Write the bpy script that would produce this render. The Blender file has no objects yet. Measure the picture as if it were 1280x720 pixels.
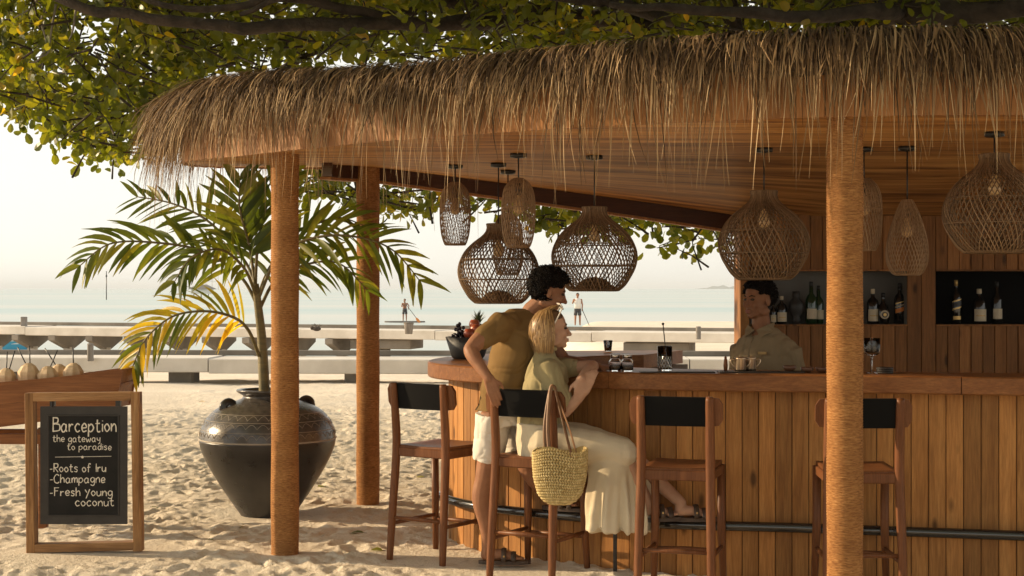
import bpy, math, random
import numpy as np
from mathutils import Vector, Matrix
random.seed(7); np.random.seed(7)
R = math.radians
scene = bpy.context.scene
col = scene.collection

# ------------------------------------------------------------------ camera
F = 1900.0; H = 1.65                     # focal length in photo pixels, eye height
cam_d = bpy.data.cameras.new('camera'); cam = bpy.data.objects.new('camera', cam_d); col.objects.link(cam)
cam.location = (0, 0, H); cam.rotation_euler = (R(90), 0, 0)
cam_d.sensor_width = 36; cam_d.lens = F / 1280 * 36; cam_d.clip_start = .1; cam_d.clip_end = 60000
scene.camera = cam
# ------------------------------------------------------------------ sky, sun, exposure
SUN = Vector((-.95, .19, .32)).normalized()
w = bpy.data.worlds.new('World'); scene.world = w; w.use_nodes = True
nt = w.node_tree; bg = nt.nodes['Background']
sky = nt.nodes.new('ShaderNodeTexSky'); sky.sky_type = 'NISHITA'; sky.sun_disc = False
sky.sun_elevation = math.asin(SUN.z); sky.sun_rotation = math.atan2(SUN.x, SUN.y)
sky.air_density = 1.0; sky.dust_density = 1.0; sky.ozone_density = 1.0; sky.altitude = 0
# a veiled, creamy sky: desaturated Nishita
hs = nt.nodes.new('ShaderNodeHueSaturation'); hs.inputs['Saturation'].default_value = .35
tn = nt.nodes.new('ShaderNodeMix'); tn.data_type = 'RGBA'; tn.blend_type = 'MULTIPLY'; tn.inputs[0].default_value = 1
tn.inputs[7].default_value = (.5, .48, .44, 1)
nt.links.new(sky.outputs[0], hs.inputs['Color']); nt.links.new(hs.outputs[0], tn.inputs[6]); vl = nt.nodes.new('ShaderNodeMix'); vl.data_type = 'RGBA'; vl.blend_type = 'ADD'; vl.inputs[0].default_value = 1; vl.inputs[7].default_value = (4.9, 4.74, 4.32, 1)   # even veil of bright haze
nt.links.new(tn.outputs[2], vl.inputs[6]); nt.links.new(vl.outputs[2], bg.inputs[0])
bg.inputs[1].default_value = .12

sd = bpy.data.lights.new('sun', 'SUN'); sd.energy = 5.0; sd.angle = R(.6); sd.color = (1.0, .76, .47)
so = bpy.data.objects.new('sun', sd); col.objects.link(so); so.location = (-30, 10, 14)
so.rotation_euler = (-SUN).to_track_quat('-Z', 'Y').to_euler()
vs = scene.view_settings; vs.view_transform = 'Standard'; vs.look = 'None'; vs.gamma = 1; vs.use_curve_mapping = False
vs.exposure = 0.34
scene.cycles.max_bounces = 8; scene.cycles.transparent_max_bounces = 16
scene.cycles.use_denoising = True

# ------------------------------------------------------------------ helpers
def P(x, y, d):                          # photo pixel + distance along the view axis -> point
    return np.array([(x - 640) * d / F, d, H - (y - 360) * d / F])
def V(*a): return np.array(a, float)
def nrm(v): v = np.asarray(v, float); return v / max(np.linalg.norm(v), 1e-9)
def lerp(a, b, t): return a + (b - a) * t
def sstep(a, b, x):
    t = np.clip((x - a) / (b - a), 0, 1); return t * t * (3 - 2 * t)
def catmull(pts, n=6, closed=False):
    p = np.asarray(pts, float); m = len(p); out = []
    for i in range(m if closed else m - 1):
        if closed: p0, p1, p2, p3 = p[i - 1], p[i], p[(i + 1) % m], p[(i + 2) % m]
        else: p0, p1, p2, p3 = p[max(i - 1, 0)], p[i], p[i + 1], p[min(i + 2, m - 1)]
        for k in range(n):
            t = k / n
            out.append(.5 * (2 * p1 + (p2 - p0) * t + (2 * p0 - 5 * p1 + 4 * p2 - p3) * t * t + (3 * p1 - p0 - 3 * p2 + p3) * t ** 3))
    if not closed: out.append(p[-1])
    return np.array(out)
def resample(p, step):
    p = np.asarray(p, float); s = np.r_[0, np.cumsum(np.linalg.norm(np.diff(p, axis=0), axis=1))]
    n = max(2, int(round(s[-1] / step)) + 1); u = np.linspace(0, s[-1], n)
    return np.stack([np.interp(u, s, p[:, k]) for k in range(p.shape[1])], 1)
def _h(ix, iy, iz, seed):
    h = (ix.astype(np.uint32) * np.uint32(374761393) + iy.astype(np.uint32) * np.uint32(668265263) + iz.astype(np.uint32) * np.uint32(2246822519) + np.uint32(seed * 97531 + 13))
    h = (h ^ (h >> np.uint32(13))) * np.uint32(1274126177); h = h ^ (h >> np.uint32(16))
    return (h & np.uint32(0xffffff)).astype(float) / 0xffffff
def vnoise(p, seed=0):                   # value noise -1..1
    p = np.asarray(p, float); i = np.floor(p).astype(np.int64); f = p - i; f = f * f * (3 - 2 * f)
    r = 0
    for dx in (0, 1):
        for dy in (0, 1):
            for dz in (0, 1):
                wgt = (f[:, 0] if dx else 1 - f[:, 0]) * (f[:, 1] if dy else 1 - f[:, 1]) * (f[:, 2] if dz else 1 - f[:, 2])
                r = r + wgt * _h(i[:, 0] + dx, i[:, 1] + dy, i[:, 2] + dz, seed)
    return r * 2 - 1

class MB:
    def __init__(s): s.v = []; s.f = []; s.t = []; s.n = 0
    def add(s, v, f, tint=0.):
        v = np.asarray(v, float); o = s.n; s.v.append(v); s.n += len(v)
        s.f.extend(tuple(i + o for i in q) for q in f); s.t.extend([tint] * len(v)); return s
    def verts(s): return np.concatenate(s.v) if s.v else np.zeros((0, 3))
    def box(s, c, size, M=None, tint=0.):
        a = np.array([[x, y, z] for x in (-.5, .5) for y in (-.5, .5) for z in (-.5, .5)]) * np.asarray(size)
        if M is not None: a = a @ np.asarray(M).T
        return s.add(a + np.asarray(c), [(0, 1, 3, 2), (4, 6, 7, 5), (0, 4, 5, 1), (2, 3, 7, 6), (0, 2, 6, 4), (1, 5, 7, 3)], tint)
    def bar(s, a, b, wx, wy, ch=.004, up=(0, 0, 1), tint=0., taper=1.):   # chamfered bar from a to b
        a = np.asarray(a, float); b = np.asarray(b, float); d = nrm(b - a); u = np.asarray(up, float)
        if abs(d @ u) > .95: u = V(0, 1, 0)
        x = nrm(np.cross(u, d)); y = np.cross(d, x); hx, hy = wx / 2, wy / 2
        o = [(hx - ch, -hy), (hx, -hy + ch), (hx, hy - ch), (hx - ch, hy), (-hx + ch, hy), (-hx, hy - ch), (-hx, -hy + ch), (-hx + ch, -hy)]
        v = [a + x * p + y * q for p, q in o] + [b + x * p * taper + y * q * taper for p, q in o]
        return s.add(v, [(i, (i + 1) % 8, 8 + (i + 1) % 8, 8 + i) for i in range(8)] + [tuple(range(7, -1, -1)), tuple(range(8, 16))], tint)
    def tube(s, pts, rad, n=8, cap=True, tint=0., ry=None, up=None, closed=False):
        p = np.asarray(pts, float); m = len(p); rad = np.broadcast_to(np.asarray(rad, float), (m,)); ry = rad if ry is None else np.broadcast_to(np.asarray(ry, float), (m,))
        if closed: T = np.roll(p, -1, 0) - np.roll(p, 1, 0)
        else: T = np.gradient(p, axis=0)
        T /= np.maximum(np.linalg.norm(T, axis=1, keepdims=True), 1e-9)
        u = V(0, 0, 1) if up is None else np.asarray(up, float)
        if abs(T[0] @ u) > .9 and up is None: u = V(0, 1, 0)
        a = np.arange(n) / n * 2 * np.pi; ca, sa = np.cos(a), np.sin(a); vs_ = []
        x = nrm(np.cross(u, T[0]))
        for i in range(m):
            x = nrm(x - T[i] * (x @ T[i])); y = np.cross(T[i], x)
            vs_.append(p[i] + np.outer(ca * rad[i], x) + np.outer(sa * ry[i], y))
        f = []
        for i in range(m if closed else m - 1):
            j = (i + 1) % m
            f += [(i * n + k, i * n + (k + 1) % n, j * n + (k + 1) % n, j * n + k) for k in range(n)]
        if cap and not closed: f += [tuple(range(n - 1, -1, -1)), tuple((m - 1) * n + k for k in range(n))]
        return s.add(np.concatenate(vs_), f, tint)
    def limb(s, pts, rad, n=12, ry=None, up=None):    # tube with round ends
        p = np.asarray(pts, float); rad = list(np.broadcast_to(np.asarray(rad, float), (len(p),)))
        s.tube(p, rad, n, True, 0., ry, up)
        for q, r_ in ((p[0], rad[0]), (p[-1], rad[-1])): s.ell(q, (r_ * .98,) * 3, None, 10, 7)
        return s
    def lathe(s, prof, n=24, o=(0, 0, 0), tint=0., caps=True, M=None):
        a = np.arange(n) / n * 2 * np.pi; v = []
        for r_, z in prof: v.append(np.stack([r_ * np.cos(a), r_ * np.sin(a), np.full(n, z)], 1))
        v = np.concatenate(v)
        if M is not None: v = v @ np.asarray(M).T
        f = []
        for i in range(len(prof) - 1): f += [(i * n + k, i * n + (k + 1) % n, (i + 1) * n + (k + 1) % n, (i + 1) * n + k) for k in range(n)]
        if caps: f += [tuple(range(n - 1, -1, -1)), tuple((len(prof) - 1) * n + k for k in range(n))]
        return s.add(v + np.asarray(o), f, tint)
    def ell(s, c, r, M=None, nu=14, nv=9, tint=0.):
        v = [[0, 0, -1]]
        for j in range(1, nv):
            t = -np.pi / 2 + np.pi * j / nv
            v += [[np.cos(t) * np.cos(k / nu * 2 * np.pi), np.cos(t) * np.sin(k / nu * 2 * np.pi), np.sin(t)] for k in range(nu)]
        v += [[0, 0, 1]]; v = np.array(v) * np.asarray(r)
        if M is not None: v = v @ np.asarray(M).T
        f = [(0, 1 + (k + 1) % nu, 1 + k) for k in range(nu)]
        for j in range(nv - 2): f += [(1 + j * nu + k, 1 + j * nu + (k + 1) % nu, 1 + (j + 1) * nu + (k + 1) % nu, 1 + (j + 1) * nu + k) for k in range(nu)]
        L = len(v) - 1; f += [(L, 1 + (nv - 2) * nu + k, 1 + (nv - 2) * nu + (k + 1) % nu) for k in range(nu)]
        return s.add(v + np.asarray(c), f, tint)
    def ribbon(s, pts, wd, side, tint=0.):
        p = np.asarray(pts, float); m = len(p); sd_ = np.asarray(side, float); wd = np.broadcast_to(np.asarray(wd, float), (m,))[:, None]
        v = np.empty((2 * m, 3)); v[0::2] = p - sd_ * wd * .5; v[1::2] = p + sd_ * wd * .5
        return s.add(v, [(2 * i, 2 * i + 1, 2 * i + 3, 2 * i + 2) for i in range(m - 1)], tint)
    def loft(s, rings, n=28):            # rings of (centre, half length, half width, forward vector): closed stack of ellipses
        a = np.arange(n) / n * 2 * np.pi; v = []
        for c, ra, rb, fw in rings:
            fw = nrm(fw); sd_ = nrm(np.cross(V(0, 0, 1), fw)); v.append(np.asarray(c) + np.outer(np.cos(a) * ra, fw) + np.outer(np.sin(a) * rb, sd_))
        m = len(rings); f = []
        for i in range(m - 1): f += [(i * n + k, i * n + (k + 1) % n, (i + 1) * n + (k + 1) % n, (i + 1) * n + k) for k in range(n)]
        f += [tuple(range(n - 1, -1, -1)), tuple((m - 1) * n + k for k in range(n))]
        return s.add(np.concatenate(v), f)

ORG = {}
def tag(o, label=None, cat=None, group=None, kind=None):
    if label: o['label'] = label
    if cat: o['category'] = cat
    if group: o['group'] = group
    if kind: o['kind'] = kind
    return o
def thing(name, loc, label, cat, group=None):
    o = bpy.data.objects.new(name, None); col.objects.link(o); o.empty_display_size = .1
    o.location = loc; ORG[o.name] = np.asarray(loc, float); return tag(o, label, cat, group)
def mesh_of(name, mb, smooth, org):
    me = bpy.data.meshes.new(name); v = mb.verts() - org; me.from_pydata(v.tolist(), [], mb.f)
    if smooth: me.polygons.foreach_set('use_smooth', [True] * len(me.polygons))
    if any(mb.t): me.attributes.new('tint', 'FLOAT', 'POINT').data.foreach_set('value', mb.t)
    me.update(); return me
def put(name, me, m, parent, org):
    o = bpy.data.objects.new(name, me); col.objects.link(o)
    if m is not None and not me.materials: me.materials.append(m)
    if parent is not None: o.parent = parent; o.location = org - ORG[parent.name]
    else: o.location = org
    ORG[o.name] = np.asarray(org, float); return o
def mk(name, mb, m, parent=None, smooth=True, org=None):
    v = mb.verts(); lo, hi = v.min(0), v.max(0)
    if org is None: org = V((lo[0] + hi[0]) / 2, (lo[1] + hi[1]) / 2, lo[2])
    return put(name, mesh_of(name, mb, smooth, np.asarray(org)), m, parent, np.asarray(org, float))
def copy_tree(o, parent=None):
    c = o.copy(); col.objects.link(c); c.parent = parent
    if o.name in ORG: ORG[c.name] = ORG[o.name]
    for ch in list(o.children): copy_tree(ch, c)
    return c
def blob(mb, voxel, it=4, fold=None):    # union of closed shapes as one continuous skin; fold(verts) -> offset along the normal
    me = bpy.data.meshes.new('tmp'); me.from_pydata(mb.verts().tolist(), [], mb.f); me.update()
    o = bpy.data.objects.new('tmp', me); col.objects.link(o)
    m1 = o.modifiers.new('r', 'REMESH'); m1.mode = 'VOXEL'; m1.voxel_size = voxel; m1.use_smooth_shade = True
    m2 = o.modifiers.new('s', 'SMOOTH'); m2.factor = .5; m2.iterations = it
    dg = bpy.context.evaluated_depsgraph_get(); dg.update(); me2 = bpy.data.meshes.new_from_object(o.evaluated_get(dg))
    bpy.data.objects.remove(o); bpy.data.meshes.remove(me)
    n = len(me2.vertices); v = np.empty(n * 3); me2.vertices.foreach_get('co', v); v = v.reshape(-1, 3)
    if fold is not None:
        nn = np.empty(n * 3); me2.vertex_normals.foreach_get('vector', nn); v = v + nn.reshape(-1, 3) * fold(v)[:, None]
    org = V((v[:, 0].min() + v[:, 0].max()) / 2, (v[:, 1].min() + v[:, 1].max()) / 2, v[:, 2].min())
    me2.vertices.foreach_set('co', (v - org).ravel()); me2.polygons.foreach_set('use_smooth', [True] * len(me2.polygons)); me2.update()
    return me2, org
def mkb(name, mb, voxel, m, parent=None, it=4, fold=None):
    me, org = blob(mb, voxel, it, fold); me.name = name; me.materials.clear(); return put(name, me, m, parent, org)

# ------------------------------------------------------------------ materials
MATS = {}
class NT:
    def __init__(s, name):
        s.m = bpy.data.materials.new(name); s.m.use_nodes = True; s.t = s.m.node_tree; s.b = s.t.nodes['Principled BSDF']; s.out = s.t.nodes['Material Output']
    def n(s, ty, **kw):
        nd = s.t.nodes.new(ty)
        for k, v in kw.items():
            if k.startswith('i_'): nd.inputs[k[2:].replace('_', ' ')].default_value = v
            else: setattr(nd, k, v)
        return nd
    def l(s, a, b): s.t.links.new(a, b)
    def coords(s, scale=(1, 1, 1), rnd=True):
        tc = s.n('ShaderNodeTexCoord'); mp = s.n('ShaderNodeMapping'); mp.inputs['Scale'].default_value = scale
        if rnd:
            oi = s.n('ShaderNodeObjectInfo'); mu = s.n('ShaderNodeMath', operation='MULTIPLY'); mu.inputs[1].default_value = 37.
            ad = s.n('ShaderNodeVectorMath', operation='ADD'); s.l(oi.outputs['Random'], mu.inputs[0]); s.l(tc.outputs['Object'], ad.inputs[0]); s.l(mu.outputs[0], ad.inputs[1]); s.l(ad.outputs[0], mp.inputs[0])
        else: s.l(tc.outputs['Object'], mp.inputs[0])
        return mp.outputs[0]
    def noise(s, vec, scale, detail=4, rough=.55, dist=0):
        nd = s.n('ShaderNodeTexNoise'); nd.inputs['Scale'].default_value = scale; nd.inputs['Detail'].default_value = detail; nd.inputs['Roughness'].default_value = rough; nd.inputs['Distortion'].default_value = dist
        s.l(vec, nd.inputs['Vector']); return nd.outputs['Fac']
    def ramp(s, fac, stops):
        nd = s.n('ShaderNodeValToRGB'); e = nd.color_ramp.elements
        while len(e) < len(stops): e.new(.5)
        for q, (p, c) in zip(e, stops): q.position = p; q.color = tuple(c) + (1,)
        s.l(fac, nd.inputs[0]); return nd.outputs[0]
    def mix(s, fac, a, b, blend='MIX'):
        nd = s.n('ShaderNodeMix', data_type='RGBA', blend_type=blend)
        for sock, val in ((nd.inputs[0], fac), (nd.inputs[6], a), (nd.inputs[7], b)):
            if hasattr(val, 'is_output') : s.l(val, sock)
            elif isinstance(val, (int, float)): sock.default_value = val
            else: sock.default_value = tuple(val) + (1,)
        return nd.outputs[2]
    def bump(s, h, strength=.3, dist=.01):
        nd = s.n('ShaderNodeBump'); nd.inputs['Strength'].default_value = strength; nd.inputs['Distance'].default_value = dist
        s.l(h, nd.inputs['Height']); s.l(nd.outputs[0], s.b.inputs['Normal'])
    def done(s, base=None, rough=.5, metal=0, spec=None, **kw):
        if base is not None:
            if hasattr(base, 'is_output'): s.l(base, s.b.inputs['Base Color'])
            else: s.b.inputs['Base Color'].default_value = tuple(base) + (1,)
        if hasattr(rough, 'is_output'): s.l(rough, s.b.inputs['Roughness'])
        else: s.b.inputs['Roughness'].default_value = rough
        s.b.inputs['Metallic'].default_value = metal
        if spec is not None: s.b.inputs['Specular IOR Level'].default_value = spec
        for k, v in kw.items(): s.b.inputs[k.replace('_', ' ')].default_value = v
        MATS[s.m.name] = s.m; return s.m
def mottled(name, c1, c2, scale=6, rough=.6, bump=.2, bscale=60, metal=0, spec=None, stretch=(1, 1, 1), bd=.004, **kw):
    m = NT(name); vec = m.coords(stretch); base = m.ramp(m.noise(vec, scale, 5), [(.3, c1), (.7, c2)])
    if bump: m.bump(m.noise(vec, bscale, 4), bump, bd)
    return m.done(base, rough, metal, spec, **kw)
def wood(name, c1, c2, c3, axis=2, rough=.55, knots=True, bump=.25, tone=.35, scale=1.):
    st = [14, 14, 14]; st[axis] = .9; m = NT(name); vec = m.coords(tuple(x * scale for x in st))
    g = m.noise(vec, 1.6, 6, .6, .8); g2 = m.noise(vec, 9, 4, .6, .2)
    base = m.ramp(g, [(.25, c1), (.5, c2), (.75, c3)])
    base = m.mix(m.ramp(g2, [(.35, (.35,) * 3), (.62, (0,) * 3)]), base, tuple(x * .35 for x in c1))
    if knots:
        st2 = [7, 7, 7]; st2[axis] = 2.6; v2 = m.coords(tuple(st2)); vo = m.n('ShaderNodeTexVoronoi'); vo.inputs['Scale'].default_value = 1.; m.l(v2, vo.inputs['Vector'])
        base = m.mix(m.ramp(vo.outputs['Distance'], [(.07, (.85,) * 3), (.16, (0,) * 3)]), base, tuple(x * .25 for x in c1))
    oi = m.n('ShaderNodeObjectInfo'); mr = m.n('ShaderNodeMapRange'); mr.inputs['To Min'].default_value = 1 - tone; mr.inputs['To Max'].default_value = 1 + tone * .5; m.l(oi.outputs['Random'], mr.inputs['Value'])
    cb = m.n('ShaderNodeVectorMath', operation='SCALE'); m.l(base, cb.inputs[0]); m.l(mr.outputs[0], cb.inputs['Scale'])
    m.bump(g2, bump, .004)
    return m.done(cb.outputs[0], rough, 0, .2)
def strands(name, stops, rough=.6, spec=.3, trans=0, sheen=0):
    m = NT(name); at = m.n('ShaderNodeAttribute', attribute_name='tint'); base = m.ramp(at.outputs['Fac'], stops); r_ = m.done(base, rough, 0, spec)
    if trans:
        tr = m.n('ShaderNodeBsdfTranslucent'); mx = m.n('ShaderNodeMixShader'); mx.inputs[0].default_value = trans
        m.l(base, tr.inputs[0]); m.l(m.b.outputs[0], mx.inputs[1]); m.l(tr.outputs[0], mx.inputs[2]); m.l(mx.outputs[0], m.out.inputs[0])
    return r_
def glass(name, c=(1, 1, 1), rough=.02, ior=1.3):
    m = NT(name); return m.done(c, rough, 0, .5, Transmission_Weight=1., IOR=ior)

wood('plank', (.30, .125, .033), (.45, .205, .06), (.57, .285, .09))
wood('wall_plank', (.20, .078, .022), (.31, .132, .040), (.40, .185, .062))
wood('slab', (.17, .062, .019), (.25, .098, .031), (.33, .145, .048), 0, .38, False, .15, .1)
wood('teak', (.125, .045, .017), (.18, .068, .026), (.23, .094, .038), 2, .42, False, .12, .12)
wood('frame_wood', (.10, .04, .014), (.34, .17, .065), (.50, .29, .13), 2, .6, True, .4, .1)
wood('frame_wood_x', (.16, .07, .025), (.36, .19, .08), (.46, .27, .13), 0, .6, True, .4, .1)
wood('boat_wood', (.18, .065, .022), (.27, .105, .036), (.34, .145, .055), 0, .5, True, .2, .1, .7)
wood('fascia_wood', (.30, .13, .045), (.40, .18, .062), (.48, .23, .085), 2, .55, False, .2, .15)
wood('dark_beam', (.05, .018, .008), (.075, .027, .012), (.10, .038, .017), 0, .5, False, .2, .1)
wood('weathered', (.18, .16, .14), (.26, .235, .21), (.33, .30, .27), 2, .8, False, .3, .15)
# woven ceiling: fine split-cane strips
m = NT('cane_ceiling'); vec = m.coords((.45, 5.5, 1), False); g = m.noise(vec, 2.0, 5, .62, .2); vec2 = m.coords((.5, 9, 1), False); g2 = m.noise(vec2, 1.5, 3)
b_ = m.ramp(g, [(.36, (.17, .062, .016)), (.5, (.47, .215, .062)), (.64, (.66, .35, .12))]); b_ = m.mix(m.ramp(g2, [(.35, (.45,) * 3), (.6, (0,) * 3)]), b_, (.17, .072, .026))
m.bump(g, .55, .006); m.done(b_, .55, 0, .2)
# rope wrapped posts
m = NT('coir_rope'); vec = m.coords((1, 1, 7)); g = m.noise(vec, 38, 6, .7); g2 = m.noise(m.coords((1, 1, 2.5)), 3.2, 4)
b_ = m.ramp(g, [(.32, (.13, .050, .016)), (.5, (.34, .155, .052)), (.7, (.54, .29, .11))]); b_ = m.mix(m.ramp(g2, [(.4, (.4,) * 3), (.62, (0,) * 3)]), b_, (.19, .08, .027))
m.bump(g, .7, .006); m.done(b_, .85, 0, .15)
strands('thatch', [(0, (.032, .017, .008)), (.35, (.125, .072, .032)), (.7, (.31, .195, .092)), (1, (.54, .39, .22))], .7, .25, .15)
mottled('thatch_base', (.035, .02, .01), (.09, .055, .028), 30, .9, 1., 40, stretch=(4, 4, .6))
# sand
m = NT('sand'); tc = m.n('ShaderNodeTexCoord'); g = m.noise(tc.outputs['Object'], .9, 4); g2 = m.noise(tc.outputs['Object'], 55, 4, .7); g3 = m.noise(tc.outputs['Object'], 380, 2)
b_ = m.ramp(g, [(.3, (.72, .62, .49)), (.7, (.80, .71, .58))]); b_ = m.mix(m.ramp(g3, [(.36, (.45,) * 3), (.46, (0,) * 3)]), b_, (.40, .31, .22))
vo = m.n('ShaderNodeTexVoronoi'); vo.inputs['Scale'].default_value = 5.; m.l(tc.outputs['Object'], vo.inputs['Vector']); b_ = m.mix(m.ramp(vo.outputs['Distance'], [(.03, (.8,) * 3), (.05, (0,) * 3)]), b_, (.25, .17, .09))
m.bump(m.noise(tc.outputs['Object'], 26, 5, .72), .8, .03); m.done(b_, .95, 0, .1)
# sea
m = NT('sea'); tc = m.n('ShaderNodeTexCoord'); mp = m.n('ShaderNodeMapping'); mp.inputs['Scale'].default_value = (.10, .5, 1); m.l(tc.outputs['Object'], mp.inputs[0]); g = m.noise(mp.outputs[0], 1.4, 6, .6, .3)
mp2 = m.n('ShaderNodeMapping'); mp2.inputs['Scale'].default_value = (.003, .022, 1); m.l(tc.outputs['Object'], mp2.inputs[0]); g2 = m.noise(mp2.outputs[0], 1., 4, .6)
b_ = m.ramp(g2, [(.32, (.28, .42, .42)), (.5, (.42, .48, .45)), (.68, (.52, .52, .47))]); m.bump(g, .35, .12); m.done(b_, .32, 0, .4)
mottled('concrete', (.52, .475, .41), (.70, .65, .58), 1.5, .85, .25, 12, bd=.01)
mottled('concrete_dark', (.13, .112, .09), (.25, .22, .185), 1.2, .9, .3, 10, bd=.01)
mottled('black_metal', (.012, .011, .011), (.02, .018, .017), 8, .35, 0)
m = NT('rail_steel'); m.done((.02, .018, .016), .13, 0, .9)
m = NT('leather'); vec = m.coords((1, 1, 1)); m.bump(m.noise(vec, 160, 4), .35, .002); m.done((.004, .0037, .0037), .6, 0, .1)
strands('rattan', [(0, (.09, .05, .025)), (.5, (.21, .128, .064)), (1, (.34, .22, .12))], .5, .3)
strands('rattan_pale', [(0, (.18, .10, .048)), (.5, (.32, .195, .10)), (1, (.45, .30, .165))], .5, .35)
m = NT('bulb_glass'); m.done((.75, .5, .25), .06, 0, .6)
m = NT('pot_clay'); g = m.noise(m.coords((1, 1, 1)), 9, 5); m.bump(m.noise(m.coords((1, 1, 3)), 14, 4), .12, .01)
m.done(m.ramp(g, [(.3, (.016, .014, .013)), (.7, (.032, .027, .024))]), m.ramp(g, [(.3, (.24,) * 3), (.7, (.42,) * 3)]), 0, .6)
mottled('pot_glaze', (.05, .043, .036), (.10, .085, .07), 26, .27, .35, 45, spec=.6)
m = NT('pot_line'); m.done((.35, .30, .24), .6)
mottled('soil', (.05, .03, .018), (.10, .065, .04), 30, .95, .6, 40)
for nm, st in (('palm_green', [(0, (.05, .08, .014)), (.5, (.10, .14, .022)), (1, (.20, .20, .035))]), ('palm_yellow', [(0, (.19, .20, .022)), (.5, (.38, .32, .03)), (1, (.55, .39, .035))])):
    m = NT(nm); oi = m.n('ShaderNodeObjectInfo'); g = m.noise(m.coords((3, 3, 3)), 2, 3); ad = m.n('ShaderNodeMath', operation='MULTIPLY_ADD'); m.l(g, ad.inputs[0]); ad.inputs[1].default_value = .5; m.l(oi.outputs['Random'], ad.inputs[2])
    sb = m.n('ShaderNodeMath', operation='SUBTRACT'); m.l(ad.outputs[0], sb.inputs[0]); sb.inputs[1].default_value = .25; base = m.ramp(sb.outputs[0], st); m.done(base, .42, 0, .4)
    tr = m.n('ShaderNodeBsdfTranslucent'); mx = m.n('ShaderNodeMixShader'); mx.inputs[0].default_value = .5; br = m.mix(1., base, (2.2, 1.9, .7), 'MULTIPLY'); m.l(br, tr.inputs[0]); m.l(m.b.outputs[0], mx.inputs[1]); m.l(tr.outputs[0], mx.inputs[2]); m.l(mx.outputs[0], m.out.inputs[0])
mottled('palm_stem', (.10, .085, .03), (.20, .15, .055), 10, .55, .3, 30, stretch=(1, 1, 5))
m = NT('leaf'); at = m.n('ShaderNodeAttribute', attribute_name='tint'); oi = m.n('ShaderNodeObjectInfo'); base = m.ramp(at.outputs['Fac'], [(0, (.04, .062, .011)), (.45, (.09, .12, .02)), (.85, (.18, .19, .03)), (1, (.30, .22, .035))]); m.done(base, .38, 0, .45)
tr = m.n('ShaderNodeBsdfTranslucent'); mx = m.n('ShaderNodeMixShader'); mx.inputs[0].default_value = .5; br = m.mix(1., base, (3.4, 2.7, .5), 'MULTIPLY'); m.l(br, tr.inputs[0]); m.l(m.b.outputs[0], mx.inputs[1]); m.l(tr.outputs[0], mx.inputs[2]); m.l(mx.outputs[0], m.out.inputs[0])
mottled('bark', (.025, .018, .013), (.075, .055, .04), 8, .9, .9, 22, stretch=(1, 1, 1), bd=.03)
mottled('chalkboard', (.010, .0095, .009), (.020, .018, .017), 7, .75, .1, 60, spec=.2)
mottled('board_rim', (.022, .018, .015), (.036, .03, .025), 12, .6, .3, 60)
mottled('chalk', (.60, .55, .46), (.78, .72, .62), 60, .9, .2, 200)
mottled('coconut_husk', (.50, .34, .19), (.68, .50, .31), 30, .75, .5, 60, stretch=(1, 1, .3))
def skin(name, c1, c2):
    m = NT(name); g = m.noise(m.coords((1, 1, 1), False), 16, 4); m.bump(m.noise(m.coords((1, 1, 1), False), 140, 3), .12, .002)
    return m.done(m.ramp(g, [(.3, c1), (.7, c2)]), 0.55, 0, .22, Subsurface_Weight=.08, Subsurface_Scale=.01)
skin('skin_tan', (.25, .115, .062), (.32, .155, .085)); skin('skin_fair', (.44, .25, .16), (.52, .31, .205)); skin('skin_brown', (.22, .095, .045), (.29, .135, .068))
def cloth(name, c1, c2, bump=.25, rough=.9):
    m = NT(name); v_ = m.coords((1, 1, 1), False); g = m.noise(v_, 5, 4); m.bump(m.noise(v_, 230, 3), bump, .003)
    return m.done(m.ramp(g, [(.3, c1), (.7, c2)]), rough, 0, .1)
cloth('shirt_olive', (.17, .102, .038), (.215, .132, .052)); cloth('shirt_sage', (.29, .24, .125), (.36, .30, .165)); cloth('linen_white', (.66, .61, .53), (.74, .69, .61)); cloth('skirt_cream', (.56, .47, .33), (.64, .55, .40)); cloth('shirt_grey', (.22, .16, .09), (.28, .21, .125))
strands('hair_dark', [(0, (.004, .003, .0025)), (1, (.011, .007, .005))], .65, .1); strands('hair_blonde', [(0, (.10, .050, .018)), (.5, (.29, .165, .062)), (1, (.50, .32, .14))], .42, .5)
m = NT('eye'); m.done((.05, .03, .02), .1); m = NT('lip'); m.done((.30, .10, .07), .5)
strands('straw', [(0, (.42, .30, .12)), (1, (.68, .54, .27))], .7, .2)
mottled('strap_leather', (.16, .075, .03), (.22, .11, .045), 20, .5, .2, 80)
mottled('sandal_leather', (.045, .026, .016), (.075, .045, .028), 20, .5, .2, 80)
m = NT('bottle_dark'); m.done((.010, .009, .008), .08, 0, .7); m = NT('bottle_green'); m.done((.012, .035, .012), .08, 0, .7); m = NT('ceramic_black'); m.done((.03, .028, .026), .45, 0, .4)
m = NT('amber'); m.done((.10, .045, .012), .08, 0, .7)
mottled('paper_cream', (.50, .43, .30), (.58, .50, .36), 30, .8, 0); m = NT('gold_label'); m.done((.50, .33, .12), .35, .6); m = NT('label_orange'); m.done((.65, .22, .04), .6); m = NT('label_dark'); m.done((.03, .03, .035), .5)
glass('clear_glass'); m = NT('chrome'); m.done((.55, .5, .45), .15, 1.); m = NT('pewter'); m.done((.50, .38, .26), .28, 1.)
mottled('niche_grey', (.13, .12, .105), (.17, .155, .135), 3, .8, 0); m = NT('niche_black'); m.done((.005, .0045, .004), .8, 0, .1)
m = NT('grape'); m.done((.018, .012, .02), .25, 0, .5); mottled('apple', (.30, .05, .025), (.42, .13, .05), 8, .3, 0); mottled('pineapple_skin', (.18, .11, .03), (.30, .20, .06), 30, .6, .5, 40); mottled('pineapple_leaf', (.05, .07, .025), (.09, .12, .045), 12, .5, 0)
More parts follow.
